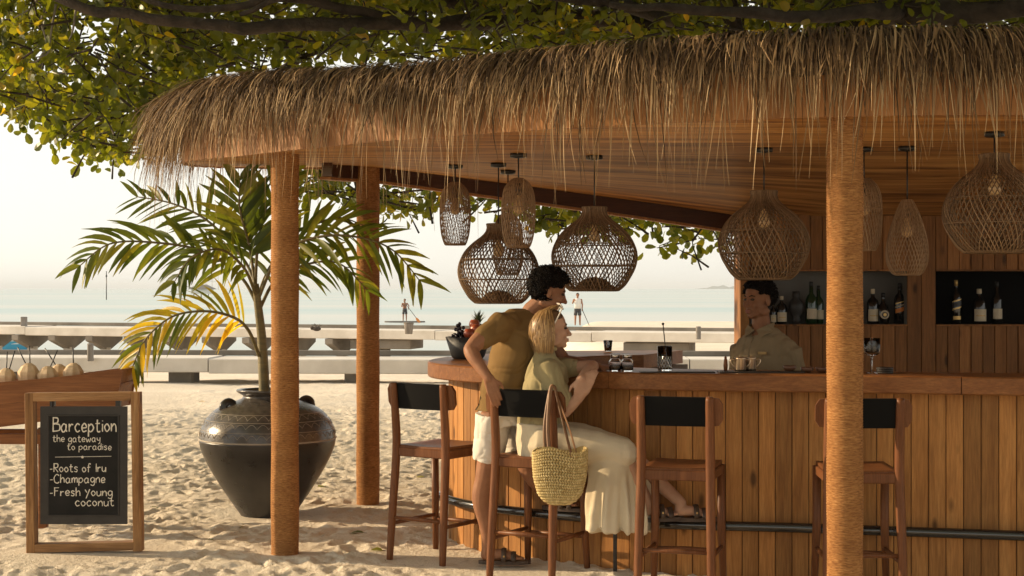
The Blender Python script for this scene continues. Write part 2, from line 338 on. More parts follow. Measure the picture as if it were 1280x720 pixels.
mottled('bowl_black', (.016, .014, .013), (.03, .027, .025), 14, .55, .3, 40); m = NT('white_paint'); m.done((.7, .68, .64), .5); m = NT('boat_blue'); m.done((.05, .30, .48), .4)
mottled('tray_dark', (.02, .014, .01), (.035, .025, .018), 12, .5, .2, 60); mottled('copper_bowl', (.10, .04, .02), (.15, .065, .03), 12, .4, 0); m = NT('brass'); m.done((.5, .34, .15), .3, 1.)
M = MATS
# ================================================================== ground: one sheet of sand, trodden near the bar
def spaced(segs):
    out = []
    for a, b, s in segs: out += list(np.arange(a, b - 1e-6, s))
    return np.array(out + [segs[-1][1]])
xs = spaced([(-400, -60, 40), (-60, -16, 4), (-16, -5.2, .35), (-5.2, 1.6, .017), (1.6, 6, .2), (6, 24, 1.5), (24, 60, 6), (60, 400, 40)])
ys = spaced([(-40, 0, 4), (0, 7, .5), (7, 14, .017), (14, 20, .035), (20, 31, .08), (31, 60, .6), (60, 150, 3)])
gx, gy = np.meshgrid(xs, ys); X = gx.ravel(); Y = gy.ravel()
S = 50 + 66 * sstep(1.5, 5.5, X * 95 / np.maximum(Y, 60)) * sstep(40, 70, Y)       # distance of the waterline
zt = -.35 * sstep(29, 60, Y) - 1.6 * sstep(S - 30, S + 32, Y)
p2 = np.stack([X, Y, 0 * X], 1)
near = sstep(40, 20, Y) * sstep(-20, -8, X)
z = .030 * vnoise(p2 * [.6, .6, 1], 1) + .014 * vnoise(p2 * [1.9, 2.3, 1], 2) + .009 * vnoise(p2 * [4.5, 5.5, 1], 3) + .008 * vnoise(p2 * [10, 12, 1], 4) + .004 * vnoise(p2 * [22, 24, 1], 5)
Z = (z * (.4 + .6 * near) * sstep(150, 30, Y)).reshape(gy.shape)
rng = np.random.RandomState(3)
for k in range(3600):                     # foot prints and scuffs: a dip with a raised rim
    cx, cy = rng.uniform(-5.2, 1.6), 7 + rng.uniform(0, 1) ** 1.3 * 14; a = rng.uniform(0, np.pi); la = rng.uniform(.05, .13); lb = la * rng.uniform(.38, .6); dp = rng.uniform(.005, .019)
    i0, i1 = np.searchsorted(xs, [cx - .3, cx + .3]); j0, j1 = np.searchsorted(ys, [cy - .3, cy + .3])
    dx = gx[j0:j1, i0:i1] - cx; dy = gy[j0:j1, i0:i1] - cy; u = (dx * np.cos(a) + dy * np.sin(a)) / la; v_ = (-dx * np.sin(a) + dy * np.cos(a)) / lb; q = np.sqrt(u * u + v_ * v_)
    Z[j0:j1, i0:i1] += -dp * np.exp(-(q ** 3.)) + dp * .45 * np.exp(-((q - 1.35) / .3) ** 2)
for k in range(11000):                    # small scuffs and ripples
    cx, cy = rng.uniform(-5.2, 1.6), 7.3 + rng.uniform(0, 1) ** 1.4 * 13; a = rng.normal(.2, .7); la = rng.uniform(.03, .085); lb = la * rng.uniform(.3, .55); dp = rng.uniform(.003, .010) * rng.choice([1, 1, -1])
    i0, i1 = np.searchsorted(xs, [cx - .16, cx + .16]); j0, j1 = np.searchsorted(ys, [cy - .16, cy + .16])
    dx = gx[j0:j1, i0:i1] - cx; dy = gy[j0:j1, i0:i1] - cy; q = ((dx * np.cos(a) + dy * np.sin(a)) / la) ** 2 + ((-dx * np.sin(a) + dy * np.cos(a)) / lb) ** 2
    Z[j0:j1, i0:i1] -= dp * np.exp(-q ** 1.4)
def flat_at(cx, cy, rad):                 # sand settles round what stands in it
    global Z
    wgt = np.exp(-(((gx - cx) ** 2 + (gy - cy) ** 2) / rad ** 2) ** 2); Z = Z * (1 - wgt)
for q in ((-1.41, 9.44, .2), (-1.10, 11.61, .2), (-1.78, 11.08, .45), (-.478, 9.34, .42), (.11, 8.78, .42), (-2.85, 9.5, .45), (-2.4, 9.5, .4), (-2.75, 9.5, .4), (-.08, 9.0, .25)): flat_at(*q)
Zf = Z.ravel() + zt; nx, ny = len(xs), len(ys)
i, j = np.meshgrid(np.arange(nx - 1), np.arange(ny - 1)); a = (j * nx + i).ravel(); quads = np.stack([a, a + 1, a + nx + 1, a + nx], 1)
me = bpy.data.meshes.new('sand_beach'); me.vertices.add(len(X)); me.vertices.foreach_set('co', np.stack([X, Y, Zf], 1).ravel()); nq = len(quads)
me.loops.add(nq * 4); me.loops.foreach_set('vertex_index', quads.ravel()); me.polygons.add(nq); me.polygons.foreach_set('loop_start', np.arange(nq) * 4); me.polygons.foreach_set('use_smooth', [True] * nq); me.update(calc_edges=True)
o = put('sand_beach', me, M['sand'], None, V(0, 0, 0)); tag(o, kind='structure')
SEA = -.9
mb = MB(); mb.add([(-22000, 35, SEA), (22000, 35, SEA), (22000, 40000, SEA), (-22000, 40000, SEA)], [(0, 1, 2, 3)])
tag(mk('sea', mb, M['sea'], None, False), kind='structure')

# ================================================================== pavilion: thatched roof on rope-wrapped posts
def ceil_z(x, y): return 2.48 + np.clip((y - 9.6) / 1.8, 0, 1.4) * lerp(.09, -.27, np.clip((x + 1.1) / 3.4, 0, 1))
plan = catmull([(-2.38, 11.3), (-2.25, 10.5), (-1.95, 9.8), (-1.5, 9.25), (-.8, 8.58), (0, 7.98), (.8, 7.55), (1.6, 7.27), (2.47, 7.2), (3.6, 7.3), (4.8, 7.8), (5.7, 8.8), (6.0, 10.2), (5.7, 11.6), (4.8, 12.3), (3.2, 12.2), (1.7, 11.95), (.3, 11.85), (-1.1, 11.9), (-1.9, 11.95), (-2.25, 11.75)], 8, True)
np_ = len(plan); ctr = V(1.9, 9.9)
tang = np.roll(plan, -1, 0) - np.roll(plan, 1, 0); outn = np.stack([tang[:, 1], -tang[:, 0]], 1); outn /= np.linalg.norm(outn, axis=1, keepdims=True)
if ((plan - ctr) * outn).sum() < 0: outn = -outn
pav = thing('thatched_pavilion', (1.9, 9.9, 0), 'round thatched beach bar roof on rope wrapped posts', 'pavilion')
for (x, y, r_, dark) in ((-1.41, 9.44, .086, 0), (-1.10, 11.61, .088, 0), (1.625, 7.42, .0875, 0)):
    top = float(ceil_z(x, y)) + .01; zz = np.arange(-.12, top, .0045); prof = [(r_ + .0022 * math.sin(2 * math.pi * q / .0135) + .0016 * math.sin(q * 9 + x), q) for q in zz] + [(r_, top)]
    mb = MB(); mb.lathe(prof, 40, (x, y, 0)); mk('post', mb, M['coir_rope'], pav)
# ceiling sheet (woven cane), grid clipped to the plan by radial rings
mb = MB(); rings = 26; v = []
for k in range(rings + 1):
    q = ctr + (plan - ctr) * (k / rings if k else .001); v.append(np.column_stack([q, ceil_z(q[:, 0], q[:, 1])]))
f = [(k * np_ + i, k * np_ + (i + 1) % np_, (k + 1) * np_ + (i + 1) % np_, (k + 1) * np_ + i) for k in range(rings) for i in range(np_)]
mb.add(np.concatenate(v), f); up = mb.verts() + V(0, 0, .02); mb.add(up, [tuple(reversed(q)) for q in f])
mk('ceiling', mb, M['cane_ceiling'], pav, True, org=V(1.9, 9.9, 2.2))
# fascia boards round the edge
dens = resample(np.vstack([plan, plan[:1]]), .16)
for k in range(len(dens) - 1):
    a, b = dens[k], dens[k + 1]; t_ = nrm(b - a); n_ = V(t_[1], -t_[0]);
    if (a - ctr) @ n_ < 0: n_ = -n_
    zc = float(ceil_z(*a)) - .012; mb = MB(); c = (a + b) / 2 + n_ * .012
    mb.box((c[0], c[1], zc + .17), (np.linalg.norm(b - a) - .003, .022, .34), [[t_[0], n_[0], 0], [t_[1], n_[1], 0], [0, 0, 1]]); mk('fascia_board', mb, M['fascia_wood'], pav, False)
# dark rim beam along the open back edge, hooked round at its left end
bp = catmull([(-1.29, 10.75), (-1.33, 11.25), (-1.12, 11.62), (-.5, 11.72), (.3, 11.76), (1.1, 11.80), (1.8, 11.86)], 8)
mb = MB(); v = []; m_ = len(bp)
for k, (x, y) in enumerate(bp):
    t_ = nrm(bp[min(k + 1, m_ - 1)] - bp[max(k - 1, 0)]); n_ = V(-t_[1], t_[0]); zc = float(ceil_z(x, y)); hh = lerp(.085, .12, k / m_) * min(1, .25 + k / 6)
    for du, dz in ((-.02, 0), (-.02, -hh), (.05, -hh), (.05, 0)): v.append((x + n_[0] * du, y + n_[1] * du, zc + dz))
mb.add(v, [(k * 4 + i, k * 4 + (i + 1) % 4, (k + 1) * 4 + (i + 1) % 4, (k + 1) * 4 + i) for k in range(m_ - 1) for i in range(4)] + [(3, 2, 1, 0), tuple((m_ - 1) * 4 + i for i in range(4))])
mk('rim_beam', mb, M['dark_beam'], pav, False)
mb = MB(); v = []
for k, (x, y) in enumerate(bp[6:]):
    kk = k + 6; t_ = nrm(bp[min(kk + 1, m_ - 1)] - bp[kk - 1]); n_ = V(-t_[1], t_[0]); zc = float(ceil_z(x, y)); hh = lerp(.085, .12, kk / m_)
    for du, dz in ((-.012, -hh - .002), (-.012, -hh - .022), (.07, -hh - .022), (.07, -hh - .002)): v.append((x + n_[0] * du, y + n_[1] * du, zc + dz))
mm = len(bp) - 6; mb.add(v, [(k * 4 + i, k * 4 + (i + 1) % 4, (k + 1) * 4 + (i + 1) % 4, (k + 1) * 4 + i) for k in range(mm - 1) for i in range(4)] + [(3, 2, 1, 0), tuple((mm - 1) * 4 + i for i in range(4))])
mk('rim_trim', mb, M['fascia_wood'], pav, False)
# thatch body: rolled eave and low crown
mb = MB(); v = []; prof = [(.03, .26), (.09, .34), (.08, .43), (-.02, .49), (-.2, .52), (-.8, .50), (-1.6, .50)]
for off, dz in prof:
    q = plan + outn * off if off > -.3 else ctr + (plan - ctr) * (1 + off / 2.6); v.append(np.column_stack([q, ceil_z(plan[:, 0], plan[:, 1]) * .25 + 2.48 * .75 + dz - .11 * sstep(-2.1, -.4, plan[:, 0]) * (dz / .5) + .02 * np.sin(np.arange(np_) * .9)]))
v.append(np.array([[ctr[0], ctr[1], 2.95]])); f = [(k * np_ + i, k * np_ + (i + 1) % np_, (k + 1) * np_ + (i + 1) % np_, (k + 1) * np_ + i) for k in range(len(prof) - 1) for i in range(np_)]
L = len(prof) - 1; f += [(L * np_ + i, L * np_ + (i + 1) % np_, len(prof) * np_) for i in range(np_)]; mb.add(np.concatenate(v), f)
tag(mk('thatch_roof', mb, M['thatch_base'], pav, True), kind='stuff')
# thatch straws
mb = MB(); rng = np.random.RandomState(11); rs = resample(np.vstack([plan, plan[:1]]), .02); ns = len(rs)
tg = np.roll(rs, -1, 0) - np.roll(rs, 1, 0); on = np.stack([tg[:, 1], -tg[:, 0]], 1); on /= np.linalg.norm(on, axis=1, keepdims=True) + 1e-9
on *= np.sign(((rs - ctr) * on).sum(1))[:, None]
tt = np.linspace(0, 1, 8)[:, None]; clump = vnoise(np.column_stack([rs * 7, 0 * rs[:, 0]]), 77); clump2 = vnoise(np.column_stack([rs * 2.2, 0 * rs[:, 0]]), 78)
for k in range(ns):
    x, y = rs[k]; front = (y < 11.7 and x < 3.4 and (x < 0.5 or y < 9)) ; left = float(sstep(-1.0, -2.2, x)); cnt = 20 if front else 4; low = .11 * float(sstep(-2.1, -.4, x))
    for q in range(cnt):
        j = rng.uniform(-.03, .03); o2 = on[k]; t2 = V(-o2[1], o2[0]); zc = 2.48 + .25 * (float(ceil_z(x, y)) - 2.48) - low
        lay = rng.rand(); drift = rng.normal(0, .035) + .08 * clump[k] * (.5 + rng.rand()); ln = rng.rand() ** 1.3; cl = .5 + .5 * clump[k]
        if lay < .50: p0o, p0z, drop = rng.uniform(-.30, -.05), .535 - .05 * rng.rand(), .10 + .19 * ln + .05 * clump2[k]      # dense cover
        elif lay < .915: p0o, p0z, drop = rng.uniform(-.25, .02), .52 - .1 * rng.rand(), .18 + .26 * ln * (.6 + .6 * cl)
        else: p0o, p0z, drop = rng.uniform(-.1, .06), .46 - .16 * rng.rand(), .30 + .40 * ln * (.5 + .7 * cl)                # long wisps
        drop += left * .26 * rng.rand(); reach = rng.uniform(.05, .19) + left * rng.uniform(.0, .2)
        base = V(x, y, zc)
        def pt(o_, z_, s_): return base + V(o2[0] * o_ + t2[0] * s_, o2[1] * o_ + t2[1] * s_, z_)
        kink = rng.normal(0, .014) * (lay > .5)
        A = pt(p0o, p0z, j); B = pt(max(p0o, -.02) * .3 + .10, p0z + .03, j + drift * .2); Cc = pt(reach + kink, p0z - drop * .45, j + drift * .6 - kink); D = pt(reach + rng.normal(.0, .04), p0z - drop, j + drift + rng.normal(0, .022))
        pts = (1 - tt) ** 3 * A + 3 * (1 - tt) ** 2 * tt * B + 3 * (1 - tt) * tt ** 2 * Cc + tt ** 3 * D
        ang = rng.normal(0, .5); side = V(t2[0] * math.cos(ang) + o2[0] * math.sin(ang), t2[1] * math.cos(ang) + o2[1] * math.sin(ang), 0)
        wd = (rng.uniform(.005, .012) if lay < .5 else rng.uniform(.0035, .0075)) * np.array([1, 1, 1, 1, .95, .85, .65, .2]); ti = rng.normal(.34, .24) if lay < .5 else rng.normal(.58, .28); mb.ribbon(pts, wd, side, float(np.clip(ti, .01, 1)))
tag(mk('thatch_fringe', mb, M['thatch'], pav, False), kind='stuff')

# ================================================================== bar counter: U-shaped slab on vertical planks
TOP = 1.165
outer = catmull([(5.4, 7.62), (4.2, 7.86), (2.77, 8.23), (1.62, 8.5), (.85, 8.65), (.3, 8.95), (-.16, 9.28), (-.45, 9.68), (-.56, 10.1), (-.50, 10.6), (-.28, 11.1), (.1, 11.5), (.6, 11.75), (1.33, 11.85)], 8)
inner = catmull([(5.4, 8.1), (4.2, 8.34), (2.77, 8.69), (1.62, 8.95), (.95, 9.16), (.57, 9.45), (.36, 9.77), (.27, 10.0), (.26, 10.2), (.33, 10.45), (.46, 10.7), (.62, 10.88), (.78, 10.97), (.955, 11.02)], 8)
bar = thing('bar_counter', (.8, 9.8, 0), 'curved timber bar counter clad in vertical planks with black foot rail', 'bar counter')
def slab(mb, o_, i_, z0, z1, ch):
    n = len(o_); d = nrm(np.gradient(o_, axis=0)[0]); v = []
    og = np.gradient(o_, axis=0); on_ = np.stack([og[:, 1], -og[:, 0]], 1); on_ /= np.linalg.norm(on_, axis=1, keepdims=True); on_ *= np.sign(((o_ - i_) * on_).sum(1))[:, None]
    for k in range(n):
        q = lambda p, s, z_: (p[0] + on_[k][0] * s, p[1] + on_[k][1] * s, z_)
        v += [q(o_[k], -ch, z1), q(o_[k], 0, z1 - ch), q(o_[k], 0, z0 + ch), q(o_[k], -ch, z0), q(i_[k], ch, z0), q(i_[k], 0, z0 + ch), q(i_[k], 0, z1 - ch), q(i_[k], ch, z1)]
    mb.add(v, [(k * 8 + i, k * 8 + (i + 1) % 8, (k + 1) * 8 + (i + 1) % 8, (k + 1) * 8 + i) for k in range(n - 1) for i in range(8)] + [tuple(range(7, -1, -1)), tuple((n - 1) * 8 + i for i in range(8))])
cuts = [0, 18, 36, 52, 70, 86, len(outer)]
for a, b in zip(cuts[:-1], cuts[1:]):
    mb = MB(); oo = outer[a:b + 1].copy(); ii = inner[a:b + 1].copy()
    if b < len(outer): oo[-1] = lerp(oo[-2], oo[-1], .97); ii[-1] = lerp(ii[-2], ii[-1], .97)
    slab(mb, oo, ii, TOP - .1, TOP, .008); mk('counter_slab', mb, M['slab'], bar, False)
og = np.gradient(outer, axis=0); oun = np.stack([og[:, 1], -og[:, 0]], 1); oun /= np.linalg.norm(oun, axis=1, keepdims=True); oun *= np.sign(((outer - inner) * oun).sum(1))[:, None]
pl = resample(outer - oun * .15, .094)
mb = MB(); slab(mb, outer - oun * .175, inner + oun * .06, -.05, TOP - .1, .004); mk('carcass', mb, M['tray_dark'], bar, False)
rngp = np.random.RandomState(5)
for k in range(len(pl) - 1):
    a, b = pl[k], pl[k + 1]; t_ = nrm(b - a); c = (a + b) / 2; mb = MB(); off = rngp.uniform(0, .004); n_ = V(-t_[1], t_[0])
    mb.bar(V(c[0] + n_[0] * off, c[1] + n_[1] * off, -.05), V(c[0] + n_[0] * off, c[1] + n_[1] * off, TOP - .102), np.linalg.norm(b - a) - .0035, .022, .003, up=V(n_[0], n_[1], 0))
    mk('plank', mb, M['plank'], bar, False)
rail = resample(outer + oun * -.05, .05); rz = .30
rk = [k for k in range(len(rail)) if not (rail[k][1] > 10.15)]; rail = rail[rk]
mb = MB(); mb.tube(np.column_stack([rail, np.full(len(rail), rz)]), .028, 12); fr = mk('foot_rail', mb, M['rail_steel'], bar)
kb = int(np.argmin(np.abs(rail[:, 0] - .61)))
for k in (kb - 52, kb):
    mb = MB(); x, y = rail[k]; mb.bar((x, y, -.05), (x, y, rz - .01), .022, .022, .003); mk('bracket', mb, M['black_metal'], fr, False)

# ================================================================== back bar wall with bottle niches
WY = 11.5
def wx(px, y=WY): return (px - 640) * y / F
def wz(py, y=WY): return H - (py - 360) * y / F
wall = thing('back_bar_wall', (3.4, WY, 0), 'plank clad back bar wall with recessed bottle niches behind the bartender', 'wall')
N1 = (wx(938), wx(1134)); N2 = (wx(1170), wx(1170) + 1.6); ZB, ZT = wz(405.5), wz(339); XL, XR = wx(925), 5.35
rngp = np.random.RandomState(8); x = XL + .075
mb = MB(); mb.bar((XL + .035, WY + .02, 0), (XL + .035, WY + .02, float(ceil_z(XL, WY))), .07, .05, .004, up=(0, 1, 0)); mk('corner_board', mb, M['plank'], wall, False)
edges = [N1[0], N1[1], N2[0], N2[1], XR]; x = N1[0]; cols_ = []
for a, b, nic in ((N1[0], N1[1], 1), (N1[1], N2[0], 0), (N2[0], N2[1], 1), (N2[1], XR, 0)):
    n = max(1, round((b - a) / .091))
    for k in range(n): cols_.append((lerp(a, b, k / n), lerp(a, b, (k + 1) / n), nic))
for a, b, nic in cols_:
    c = (a + b) / 2; zc = float(ceil_z(c, WY)); off = rngp.uniform(0, .006)
    for z0, z1 in (((0, ZB - .012), (ZT + .012, zc)) if nic else ((0, zc),)):
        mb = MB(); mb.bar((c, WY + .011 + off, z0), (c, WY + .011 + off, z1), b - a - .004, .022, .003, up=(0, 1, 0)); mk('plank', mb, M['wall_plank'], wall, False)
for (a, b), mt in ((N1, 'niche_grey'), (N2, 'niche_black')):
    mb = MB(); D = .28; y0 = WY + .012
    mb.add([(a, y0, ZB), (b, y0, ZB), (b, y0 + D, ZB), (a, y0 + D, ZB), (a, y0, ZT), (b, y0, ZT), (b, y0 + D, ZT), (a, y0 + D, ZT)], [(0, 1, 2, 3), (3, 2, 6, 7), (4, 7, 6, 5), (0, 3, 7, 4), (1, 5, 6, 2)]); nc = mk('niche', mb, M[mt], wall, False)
    for zz in (ZB - .006, ZT + .006):
        mb = MB(); mb.bar((a, WY + .002, zz), (b, WY + .002, zz), .03, .012, .002); mk('niche_lip', mb, M['wall_plank'], nc, False)
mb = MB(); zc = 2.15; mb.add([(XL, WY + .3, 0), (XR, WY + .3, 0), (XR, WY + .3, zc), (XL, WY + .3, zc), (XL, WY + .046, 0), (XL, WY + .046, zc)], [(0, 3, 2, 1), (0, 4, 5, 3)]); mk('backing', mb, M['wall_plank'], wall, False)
# ================================================================== jetties over the shore
def jetty(name, label, a, b, width, ztop, th, step, wedge, zfoot):
    a = np.asarray(a, float); b = np.asarray(b, float); L_ = np.linalg.norm(b - a); d = (b - a) / L_; n_ = V(d[1], -d[0])     # n_ towards the camera
    if n_[1] > 0: n_ = -n_
    t = thing(name, (a[0], a[1], 0), label, 'jetty'); n = int(L_ / 4)
    for k in range(n):
        p, q = a + d * L_ * k / n, a + d * (L_ * (k + 1) / n - .02); mb = MB(); dzk = .012 * math.sin(k * 2.3)
        mb.bar((p[0] - n_[0] * width / 2, p[1] - n_[1] * width / 2, ztop - th / 2 + dzk), (q[0] - n_[0] * width / 2, q[1] - n_[1] * width / 2, ztop - th / 2 + dzk), width, th, .015); mk('deck_slab', mb, M['concrete'], t, False)
    for k in range(int(L_ / step)):
        p = a + d * (k + .5) * step
        if wedge and p[0] > -4.5:
            if k % 3: continue
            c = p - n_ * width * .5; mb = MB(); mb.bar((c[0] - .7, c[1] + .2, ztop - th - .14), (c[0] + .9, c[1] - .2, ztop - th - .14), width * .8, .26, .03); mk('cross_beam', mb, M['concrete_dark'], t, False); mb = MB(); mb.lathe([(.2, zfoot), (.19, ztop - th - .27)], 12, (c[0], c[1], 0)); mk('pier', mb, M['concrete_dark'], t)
        elif wedge:
            mb = MB(); hw = .11; e = [(0.02, 0), (.02, -.14), (-width * .45, -.40), (-width * .62, -.40), (-width - .0, -.14), (-width, 0)]; v = []
            for s_ in (-hw, hw):
                for u, dz in e: v.append((p[0] + n_[0] * u + d[0] * s_, p[1] + n_[1] * u + d[1] * s_, ztop - th - .004 + dz))
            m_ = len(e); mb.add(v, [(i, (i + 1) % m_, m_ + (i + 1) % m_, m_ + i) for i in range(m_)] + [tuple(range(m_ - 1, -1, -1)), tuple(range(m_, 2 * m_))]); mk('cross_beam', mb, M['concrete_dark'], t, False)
            c = p - n_ * width * .53; mb = MB(); mb.lathe([(.16, zfoot), (.155, ztop - th - .36)], 12, (c[0], c[1], 0)); mk('pier', mb, M['concrete'], t)
        else:
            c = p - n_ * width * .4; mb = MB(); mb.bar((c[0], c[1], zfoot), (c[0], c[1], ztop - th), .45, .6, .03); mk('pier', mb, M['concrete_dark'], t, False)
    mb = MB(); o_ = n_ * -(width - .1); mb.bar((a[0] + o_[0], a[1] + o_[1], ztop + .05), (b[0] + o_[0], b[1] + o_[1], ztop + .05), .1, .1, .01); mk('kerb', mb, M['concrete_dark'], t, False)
    return t
jetty('concrete_jetty', 'long pale concrete jetty farther out with wedge shaped cross beams', (-22, 46.5), (22, 31.2), 1.5, .54, .24, 1.25, True, -2.2)
jetty('concrete_walkway', 'low white concrete walkway nearer the bar on short dark piers', (-14, 27.6), (16, 26.2), 1.3, .39, .26, 3.2, False, -.6)
def small_post(px, ytop, ybot, d, wpx, mat_, label, group='short posts along the jetties'):
    c = P(px, ybot, d); h = (ybot - ytop) * d / F; w_ = wpx * d / F; t = thing('mooring_post', c, label, 'post', group); mb = MB(); mb.bar(c - V(0, 0, .02), c + V(0, 0, h * .9), w_, w_, .02, taper=.97); mk('shaft', mb, M[mat_], t, False)
    mb = MB(); mb.bar(c + V(0, 0, h * .9), c + V(.0, 0, h), w_ * 1.1, w_ * 1.1, .03, taper=.8); mk('cap', mb, M[mat_], t, False)
small_post(30, 396, 408, 44, 7, 'weathered', 'stubby timber post on the far jetty at the left')
small_post(113, 429, 450, 27.2, 7, 'weathered', 'dark square post on the near walkway behind the coconuts')
small_post(873, 408, 423, 33.3, 6, 'weathered', 'single short post on the jetty beside the bartender')
c = P(511, 417.5, 37.7); t = thing('bin', c, 'small grey bucket bin standing on the jetty', 'bin'); mb = MB(); mb.lathe([(.09, 0), (.12, .25), (.125, .26)], 14, c); mk('body', mb, M['weathered'], t); mb = MB(); mb.lathe([(.128, .262), (.12, .29)], 14, c); mk('rim', mb, M['concrete_dark'], t)
c = P(396, 413.5, 39.4); t = thing('dried_palm_crown', c, 'dry brown coconut husk lying on the jetty', 'husk'); mb = MB(); mb.ell(c + V(0, 0, .05), (.11, .07, .06)); mb.ell(c + V(-.12, 0, .07), (.05, .04, .05)); mk('husk', mb, M['bark'], t)
mb = MB()
for q in range(5): mb.ribbon(catmull([c + V(0, 0, .08), c + V(-.05 + .04 * q, 0, .14), c + V(-.14 + .07 * q, .02, .16 + .02 * (q % 2))], 4), .02, V(.3, 0, 1))
mk('fibre', mb, M['bark'], t, False)
# ------------------------------------------------------------------ far things on the water
c = V(-86, 330, SEA); t = thing('channel_marker', P(133, 0, 330) * V(1, 1, 0) + V(0, 0, SEA), 'thin dark channel marker pole standing in the sea', 'marker'); c = ORG[t.name]
mb = MB(); mb.lathe([(.11, -1), (.09, 6.2)], 8, c); mk('pole', mb, M['black_metal'], t); mb = MB(); mb.lathe([(.16, 4.9), (.2, 5.2), (.1, 5.5)], 8, c); mk('topmark', mb, M['black_metal'], t)
c = P(253, 0, 420) * V(1, 1, 0) + V(0, 0, SEA); t = thing('stilt_house', c, 'distant hut with grey roof and white frame over the sea', 'hut')
mb = MB(); mb.box(c + V(0, 0, 1.6), (5.4, 4, 1.4)); mk('wall', mb, M['white_paint'], t, False)
mb = MB(); mb.add(np.array([(-3.6, -2.6, 2.2), (3.6, -2.6, 2.2), (3.6, 2.6, 2.2), (-3.6, 2.6, 2.2), (-1.3, 0, 3.5), (1.3, 0, 3.5)]) + c, [(0, 1, 5, 4), (1, 2, 5), (2, 3, 4, 5), (3, 0, 4), (3, 2, 1, 0)]); mk('roof', mb, M['niche_grey'], t, False)
for dx in (-2, 0, 2): mb = MB(); mb.bar(c + V(dx, -1.6, -1), c + V(dx, -1.6, 1), .25, .25); mk('stilt', mb, M['weathered'], t, False)
mb = MB()
for dx in (.9, 2.6, 4.3): mb.bar(c + V(dx, .5, 2), c + V(dx, .5, 6.2), .16, .16)
for dz in (4.4, 5.3, 6.2): mb.bar(c + V(.9, .5, dz), c + V(4.3, .5, dz), .14, .14)
mk('tower_frame', mb, M['white_paint'], t, False)
mb = MB(); xs_ = np.linspace(-130, 130, 60); v = []
for q in xs_:
    hgt = 1 + 15 * max(0, 1 - (abs(q - 20) / 150) ** 1.6) * (.7 + .3 * math.sin(q * .06) + .2 * math.sin(q * .21 + 1))
    v += [(q, -140, 0), (q, 0, hgt), (q, 140, 0)]
mb.add(np.array(v) + V((930 - 640) * 4200 / F, 4200, SEA - .3), [(k * 3 + i, k * 3 + 3 + i, k * 3 + 4 + i, k * 3 + 1 + i) for k in range(59) for i in range(2)])
tag(mk('headland', mb, M['leaf_far'] if 'leaf_far' in M else mottled('leaf_far', (.06, .07, .045), (.10, .11, .07), .02, .9, 0), None, True), kind='structure')
def small_person(name_loc, h, label, shirt, pants, arms, stick=None, lean=0.):
    c = np.asarray(name_loc, float); k = h / 1.75; t = thing('person', c, label, 'person'); q = lambda x, y, z: c + V(x + lean * z, y, z) * k
    mb = MB()
    for s_ in (-1, 1): mb.limb([q(s_ * .09, 0, .9), q(s_ * .12, -.02, .48), q(s_ * .13, .02, .06)], [.09 * k, .062 * k, .042 * k]); mb.limb([q(s_ * .13, .02, .04), q(s_ * .15, -.14, .035)], [.04 * k, .03 * k])
    mb.loft([(q(0, 0, .85), .11 * k, .16 * k, V(0, 1, 0)), (q(0, 0, 1.1), .10 * k, .145 * k, V(0, 1, 0)), (q(0, 0, 1.35), .11 * k, .19 * k, V(0, 1, 0)), (q(0, 0, 1.46), .06 * k, .1 * k, V(0, 1, 0))])
    mb.limb([q(0, 0, 1.42), q(0, 0, 1.55)], .055 * k); mb.ell(q(0, -.01, 1.64), (.078 * k, .095 * k, .115 * k))
    for ar in arms: mb.limb([q(*p) for p in ar], [.055 * k, .042 * k, .034 * k]); mb.limb([q(*ar[-1]), q(*(np.asarray(ar[-1]) + V(0, -.03, -.08)))], .03 * k)
    b = mkb('body', mb, .018 * k, M['skin_tan'], t, 2)
    mb = MB(); mb.ell(q(0, .015, 1.67), (.088 * k, .1 * k, .105 * k)); mk('hair', mb, M['hair_dark'], t)
    if shirt: mb = MB(); mb.loft([(q(0, 0, .92), .13 * k, .18 * k, V(0, 1, 0)), (q(0, 0, 1.15), .12 * k, .17 * k, V(0, 1, 0)), (q(0, 0, 1.36), .13 * k, .215 * k, V(0, 1, 0)), (q(0, 0, 1.48), .07 * k, .11 * k, V(0, 1, 0))]); mk('shirt', mb, M[shirt], t)
    mb = MB(); mb.loft([(q(0, 0, .80), .125 * k, .19 * k, V(0, 1, 0)), (q(0, 0, 1.0), .125 * k, .175 * k, V(0, 1, 0))])
    for s_ in (-1, 1): mb.tube([q(s_ * .09, 0, .86), q(s_ * .115, 0, .55)], [.10 * k, .095 * k], 10)
    mk('shorts', mb, M[pants], t)
    return t
d = 112; c = P(506, 0, d) * V(1, 1, 0) + V(0, 0, SEA + .12)
small_person(c, 1.62, 'paddler standing on a board in the sea holding a long paddle', None, 'label_dark', [[(-.19, 0, 1.4), (-.25, -.12, 1.15), (-.05, -.25, 1.15)], [(.19, 0, 1.4), (.34, -.1, 1.2), (.3, -.25, 1.0)]])
t = thing('paddle_board', c - V(0, 0, .12), 'long pale paddle board under the standing paddler', 'paddle board'); mb = MB(); o2 = []
for k in range(24):
    a = k / 24 * 2 * math.pi; o2.append((1.5 * math.cos(a), .38 * math.sin(a) * (1 - .1 * math.cos(a) ** 2)))
v = [(x, y, .02) for x, y in o2] + [(x, y, .12) for x, y in o2]; mb.add(np.array(v) + (c - V(0, 0, .12)), [(i, (i + 1) % 24, 24 + (i + 1) % 24, 24 + i) for i in range(24)] + [tuple(range(23, -1, -1)), tuple(range(24, 48))]); mk('deck', mb, M['weathered'], t, False)
mb = MB(); mb.bar(c + V(1.2, 0, -.25), c + V(1.2, 0, -.1), .02, .2); mk('fin', mb, M['black_metal'], t, False)
